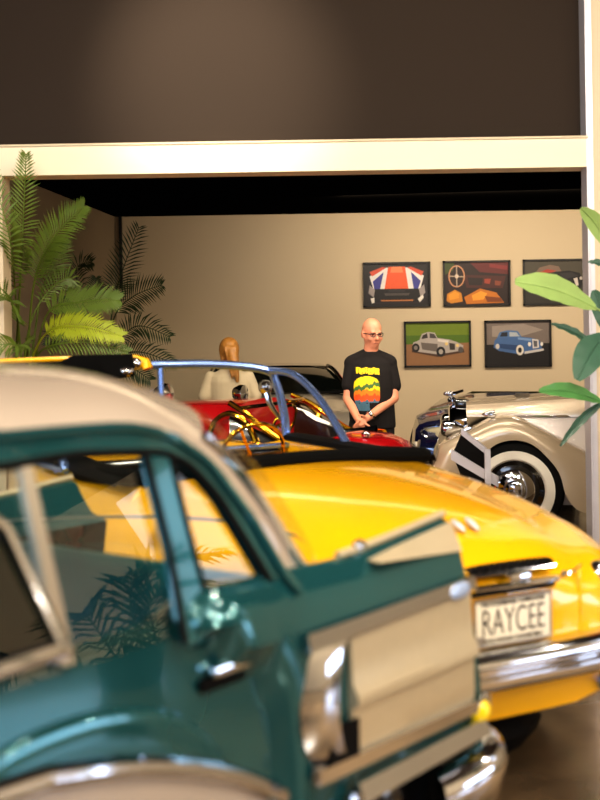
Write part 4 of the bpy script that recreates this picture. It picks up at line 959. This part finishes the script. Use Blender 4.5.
def pot(parent, c, r, h, m='pot_dark'):
    b = MB(); b.lathe([(.001, .0), (r * .78, 0), (r * .82, .02), (r, h - .04), (r * 1.05, h - .03), (r * 1.05, h), (r * .95, h), (r * .92, h - .05), (.001, h - .05)], c, 'z', 28)
    p = b.build('pot', m, parent, 40)
    b = MB(); b.lathe([(r * .93, h - .045), (r * .5, h - .03), (.001, h - .025)], c, 'z', 24); b.build('soil', 'soil', p)
def palm(label, base, fr, mats):
    t = thing('potted_palm', label, 'plant', base, 0, 'palms in the left corner'); base = Vector(base)
    pot(t, (0, 0, 0), .19, .36)
    loc = lambda p: Vector(p) - base
    b = MB()
    for k in range(5):
        a = k * 1.256; b.tube(crv([(.07 * math.cos(a), .07 * math.sin(a), .3), (.09 * math.cos(a), .08 * math.sin(a), .8), (.10 * math.cos(a) , .08 * math.sin(a), 1.3)], 4), [.02] * 4 + [.017] * 3 + [.012] * 2, 6)
    b.build('canes', 'palm_stem', t)
    for path, leaf, mi, kw in fr:
        b = MB(); b0 = Vector((random.uniform(-.08, .08), random.uniform(-.06, .06), random.uniform(.95, 1.2)))
        pts = [b0] + [loc(at(*q)) for q in path]
        frond(b, pts, leaf, start=kw.pop('start', .38), **kw); b.build('frond', mats[mi], t, 0)
bp = at(18, 345, 8.95); 
palm('bright green potted palm standing by the end of the white beam', (bp.x, bp.y, 0), [
    ([(20, 285, 8.6), (23, 230, 8.05), (26, 154, 7.72)], .17, 1, dict(droop=.1, n=40)),
    ([(33, 290, 8.7), (52, 240, 8.5), (84, 206, 8.35)], .21, 1, dict(droop=.25, n=42)),
    ([(45, 318, 8.6), (82, 302, 8.4), (119, 300, 8.3)], .19, 1, dict(droop=.2, n=40)),
    ([(42, 338, 8.6), (78, 326, 8.3), (122, 336, 8.2)], .17, 0, dict(droop=.3, n=42)),
    ([(16, 300, 8.5), (10, 240, 7.85), (-8, 172, 7.75)], .17, 1, dict(droop=.2)),
    ([(18, 330, 8.5), (10, 300, 7.85), (-20, 285, 7.75)], .17, 1, dict(droop=.3)),
    ([(30, 325, 8.8), (50, 290, 8.9), (70, 278, 9.0), (74, 300, 9.1)], .14, 1, dict(droop=.4)),
    ([(40, 352, 8.5), (85, 342, 8.3), (128, 352, 8.3)], .15, 1, dict(droop=.4)),
    ([(28, 350, 8.5), (18, 345, 7.85), (-15, 345, 7.75)], .16, 1, dict(droop=.4)),
    ([(40, 300, 9.0), (55, 262, 9.1), (62, 240, 9.2)], .17, 1, dict(droop=.2))], ['palm_light', 'palm_mid'])
bp = at(100, 350, 11.6)
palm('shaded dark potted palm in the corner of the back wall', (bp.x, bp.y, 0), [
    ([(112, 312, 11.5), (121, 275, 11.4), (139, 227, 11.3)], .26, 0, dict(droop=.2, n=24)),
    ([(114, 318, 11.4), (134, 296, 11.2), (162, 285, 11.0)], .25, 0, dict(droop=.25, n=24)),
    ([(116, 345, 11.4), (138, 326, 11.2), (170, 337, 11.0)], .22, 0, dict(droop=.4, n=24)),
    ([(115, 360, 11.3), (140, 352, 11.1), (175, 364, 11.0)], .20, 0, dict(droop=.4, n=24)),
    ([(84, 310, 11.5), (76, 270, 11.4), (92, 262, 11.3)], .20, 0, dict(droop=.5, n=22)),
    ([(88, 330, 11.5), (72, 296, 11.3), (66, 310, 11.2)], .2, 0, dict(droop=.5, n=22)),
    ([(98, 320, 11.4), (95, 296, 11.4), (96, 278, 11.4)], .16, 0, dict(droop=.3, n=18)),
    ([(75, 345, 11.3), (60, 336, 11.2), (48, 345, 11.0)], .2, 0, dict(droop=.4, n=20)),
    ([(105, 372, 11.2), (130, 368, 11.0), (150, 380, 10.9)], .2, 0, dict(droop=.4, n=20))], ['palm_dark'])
def blade(mb, p0, p1, w, up=(0, 0, 1), bend=.03, nrm=(0, -1, 0), fold=.25):
    p0, p1 = Vector(p0), Vector(p1); d = p1 - p0; N = Vector(nrm).normalized(); s = d.cross(N).normalized(); rows = []
    for k in range(13):
        f = k / 12.0; ww = w * .5 * (math.sin(math.pi * (f * .93 + .035)) ** .7); c = p0 + d * f + Vector((0, 0, 1)) * bend * math.sin(math.pi * f)
        rows.append([c + s * ww * g + N * (abs(g) * ww * fold) + N * .006 * math.sin(9 * f * math.pi) * abs(g) for g in (-1, -.66, -.33, 0, .33, .66, 1)])
    mb.grid(rows)
def broad_plant():
    base = Vector((1.93, 7.2, 0))
    t = thing('leafy_plant', 'potted plant with broad pointed green leaves reaching in before the pillar', 'plant', base)
    pot(t, (.05, 0, 0), .17, .32)
    L = lambda p: Vector(p) - base
    b = MB(); b.tube(crv([(.05, 0, .28), (.03, .0, .9), (-.02, 0, 1.5), (.0, 0, 2.25)], 5), [.016] * 10 + [.01] * 6, 8); b.build('stem', 'palm_stem', t)
    for p0, p1, w, m, n in (((612, 252, 7.2), (581, 208, 7.0), .105, 'leaf_light', (-.3, -1, .2)), ((596, 308, 7.1), (515, 282, 6.8), .175, 'leaf_light', (.1, -1, .45)),
                         ((600, 352, 7.2), (551, 324, 7.1), .055, 'leaf_dark', (.2, -1, .6)), ((606, 334, 7.1), (577, 380, 6.9), .18, 'leaf_dark', (-.3, -1, .1)),
                         ((602, 402, 7.1), (539, 391, 6.9), .10, 'leaf_green', (0, -1, .5)), ((604, 402, 7.2), (560, 446, 7.1), .055, 'leaf_dark', (.4, -1, .2)),
                         ((608, 335, 7.3), (594, 290, 7.3), .11, 'leaf_dark', (-.4, -1, 0)), ((616, 276, 7.3), (588, 262, 7.3), .05, 'leaf_dark', (0, -1, .6))):
        a, c = L(at(*p0)), L(at(*p1)); b = MB(); blade(b, a, c, w, nrm=n)
        b.tube([a + (c - a) * k / 6 + Vector((0, -.004, .03 * math.sin(math.pi * k / 6))) for k in range(7)], .004, 5)
        b.tube(crv([(0, 0, a.z - .18), (a.x * .5, a.y * .5, a.z - .06), tuple(a)], 4), .006, 6)
        b.build('leaf', m, t, 60)
broad_plant()
# palm on the visitors' side of the room, mirrored in the teal car's glass
t = thing('potted_palm', 'tall potted palm by the side wall, seen mirrored in the teal car window', 'plant', (3.7, 2.95, 0)); pot(t, (0, 0, 0), .2, .36)
b = MB(); b.tube([(0, 0, .3), (.03, 0, 1.0), (0, 0, 1.75)], .03, 8); b.build('stem', 'palm_stem', t)
for k in range(11):
    a = k * 2.4; r = .5 + .35 * random.random(); z = 2.2 + .5 * random.random()
    b = MB(); frond(b, [(0, 0, 1.7), (.12 * math.cos(a), .12 * math.sin(a), 1.95), (r * .6 * math.cos(a), r * .6 * math.sin(a), z), (r * 1.3 * math.cos(a), r * 1.3 * math.sin(a), z - .15)], .26, n=24, nrm=(.1, .1, 1), droop=.5, w=.03, start=.4); b.build('frond', 'palm_dark', t, 0)

# ================================================================== LIGHT
def light(kind, loc, power, color=(1, .82, .6), size=.1, target=None, spot=60, blend=.6, sy=None):
    l = bpy.data.lights.new('gallery_and_fill_light', kind); l.energy = power; l.color = color
    if kind == 'AREA':
        l.shape = 'RECTANGLE'; l.size = size; l.size_y = sy or size
    else: l.shadow_soft_size = size
    if kind == 'SPOT': l.spot_size = R(spot); l.spot_blend = blend
    o = bpy.data.objects.new('gallery_and_fill_light', l); C.objects.link(o); o.location = loc
    if target is not None: o.rotation_euler = (Vector(target) - Vector(loc)).to_track_quat('-Z', 'Y').to_euler()
    return o
W1 = (1, .84, .65); W2 = (1, .87, .70); DAY = (.62, .76, 1)
# alcove: a row of ceiling lamps washing the back wall
light('AREA', (2.6, 12.6, 2.97), 170, W1, 4.4, (2.9, 15, 1.3), sy=.25)
light('AREA', (1.2, 9.3, 2.97), 60, W1, 3.0, (1.0, 10.5, .8), sy=.25)
for x in (-.9, .3, 1.5): light('SPOT', (x, 8.6, 2.9), 48, W2, .05, (x * .9, 10.3, .8), 80)
# hall: track spots above and behind the camera
for p, q, e in (((-2.6, 3.2, 4.2), (-1.6, 8, 1.6), 260), ((.0, 4.4, 3.2), (.0, 8.1, 2.75), 200), ((2.6, 3.4, 4.2), (2.2, 8.1, 2.0), 170),
                ((-1.8, 1.0, 4.2), (-.5, 3.2, .9), 220), ((1.2, .6, 4.2), (.6, 4.4, .7), 260), ((3.0, 2.0, 4.2), (.8, 4.6, .6), 260), ((.6, 5.2, 4.3), (.0, 5.2, .9), 260),
                ((-3.4, 4.6, 4.2), (-1.6, 5.6, .9), 220), ((2.8, -.8, 4.2), (.0, 3.0, .7), 200), ((-.6, -1.5, 4.2), (-.4, 3.0, .8), 200), ((4.2, 4.2, 4.2), (1.0, 6.0, .7), 200)):
    light('SPOT', p, e * .52, W2, .045, q, 115 if q[2] < 2.6 else 75, .6)
light('SPOT', (-.75, 5.8, 4.3), 620, W2, .05, (-.55, 8.1, 3.35), 46, 1.0)
light('SPOT', (-4.6, 2.8, 3.9), 700, W2, .08, (-1.0, 5.6, .8), 50)  # spot added to brighten the yellow car's flank
light('AREA', (4.4, .2, 3.4), 90, W2, .9, (.1, 3.3, .8), sy=.6)  # soft fill added for the ribbed panel and teal highlights
light('AREA', (6.35, 4.25, 3.3), 11, DAY, .7, (0, 3.2, 1.2), sy=2.0)  # daylight strip added high on the side wall, no window there
light('AREA', (6.3, 2.4, 1.0), 45, DAY, 2.2, (-.3, 2.8, .8), sy=.9)  # low fill added for a bluish sheen on the teal door
for k, (x, y) in enumerate(((-1.5, 2.2), (-.4, 1.2), (.8, 2.0), (1.8, 3.0), (-1.0, 4.0), (.5, 4.0), (2.4, 1.0), (-2.4, .6))): light('POINT', (x, y, 4.3), 85, W2, .04)
light('AREA', (2.4, .5, 4.4), 330, W2, 2.0, (6.5, 3.0, 2.2), sy=2.0)  # wash added so the side wall shows in the car glass
# unseen daylight from behind and the left, as added area lamps
light('AREA', (-2.5, -5.5, 2.2), 260, DAY, 4.5, (-1, 4, 1.0), sy=2.6)
light('AREA', (-7.0, 1.5, 2.2), 150, DAY, 3.5, (0, 3.5, 1.0), sy=2.4)
w = bpy.data.worlds.new('world'); bpy.context.scene.world = w; w.use_nodes = True
w.node_tree.nodes['Background'].inputs[0].default_value = (1, .86, .7, 1); w.node_tree.nodes['Background'].inputs[1].default_value = .06
# ================================================================== CAMERA
cam = bpy.data.cameras.new('camera'); co = bpy.data.objects.new('camera', cam); C.objects.link(co)
cam.sensor_fit = 'VERTICAL'; cam.sensor_height = 36; cam.sensor_width = 27; cam.lens = FPX / 800 * 36; cam.shift_y = -78 / 800.0
co.matrix_world = Matrix.Translation((0, 0, EYE)) @ Matrix.Rotation(R(90), 4, 'X') @ Matrix.Rotation(-ROLL, 4, 'Z')
cam.dof.use_dof = True; cam.dof.focus_distance = 10.5; cam.dof.aperture_fstop = 1.9
cam.clip_end = 100
bpy.context.scene.camera = co
vs = bpy.context.scene.view_settings
vs.view_transform = 'Standard'; vs.look = 'Medium High Contrast'; vs.exposure = -0.18
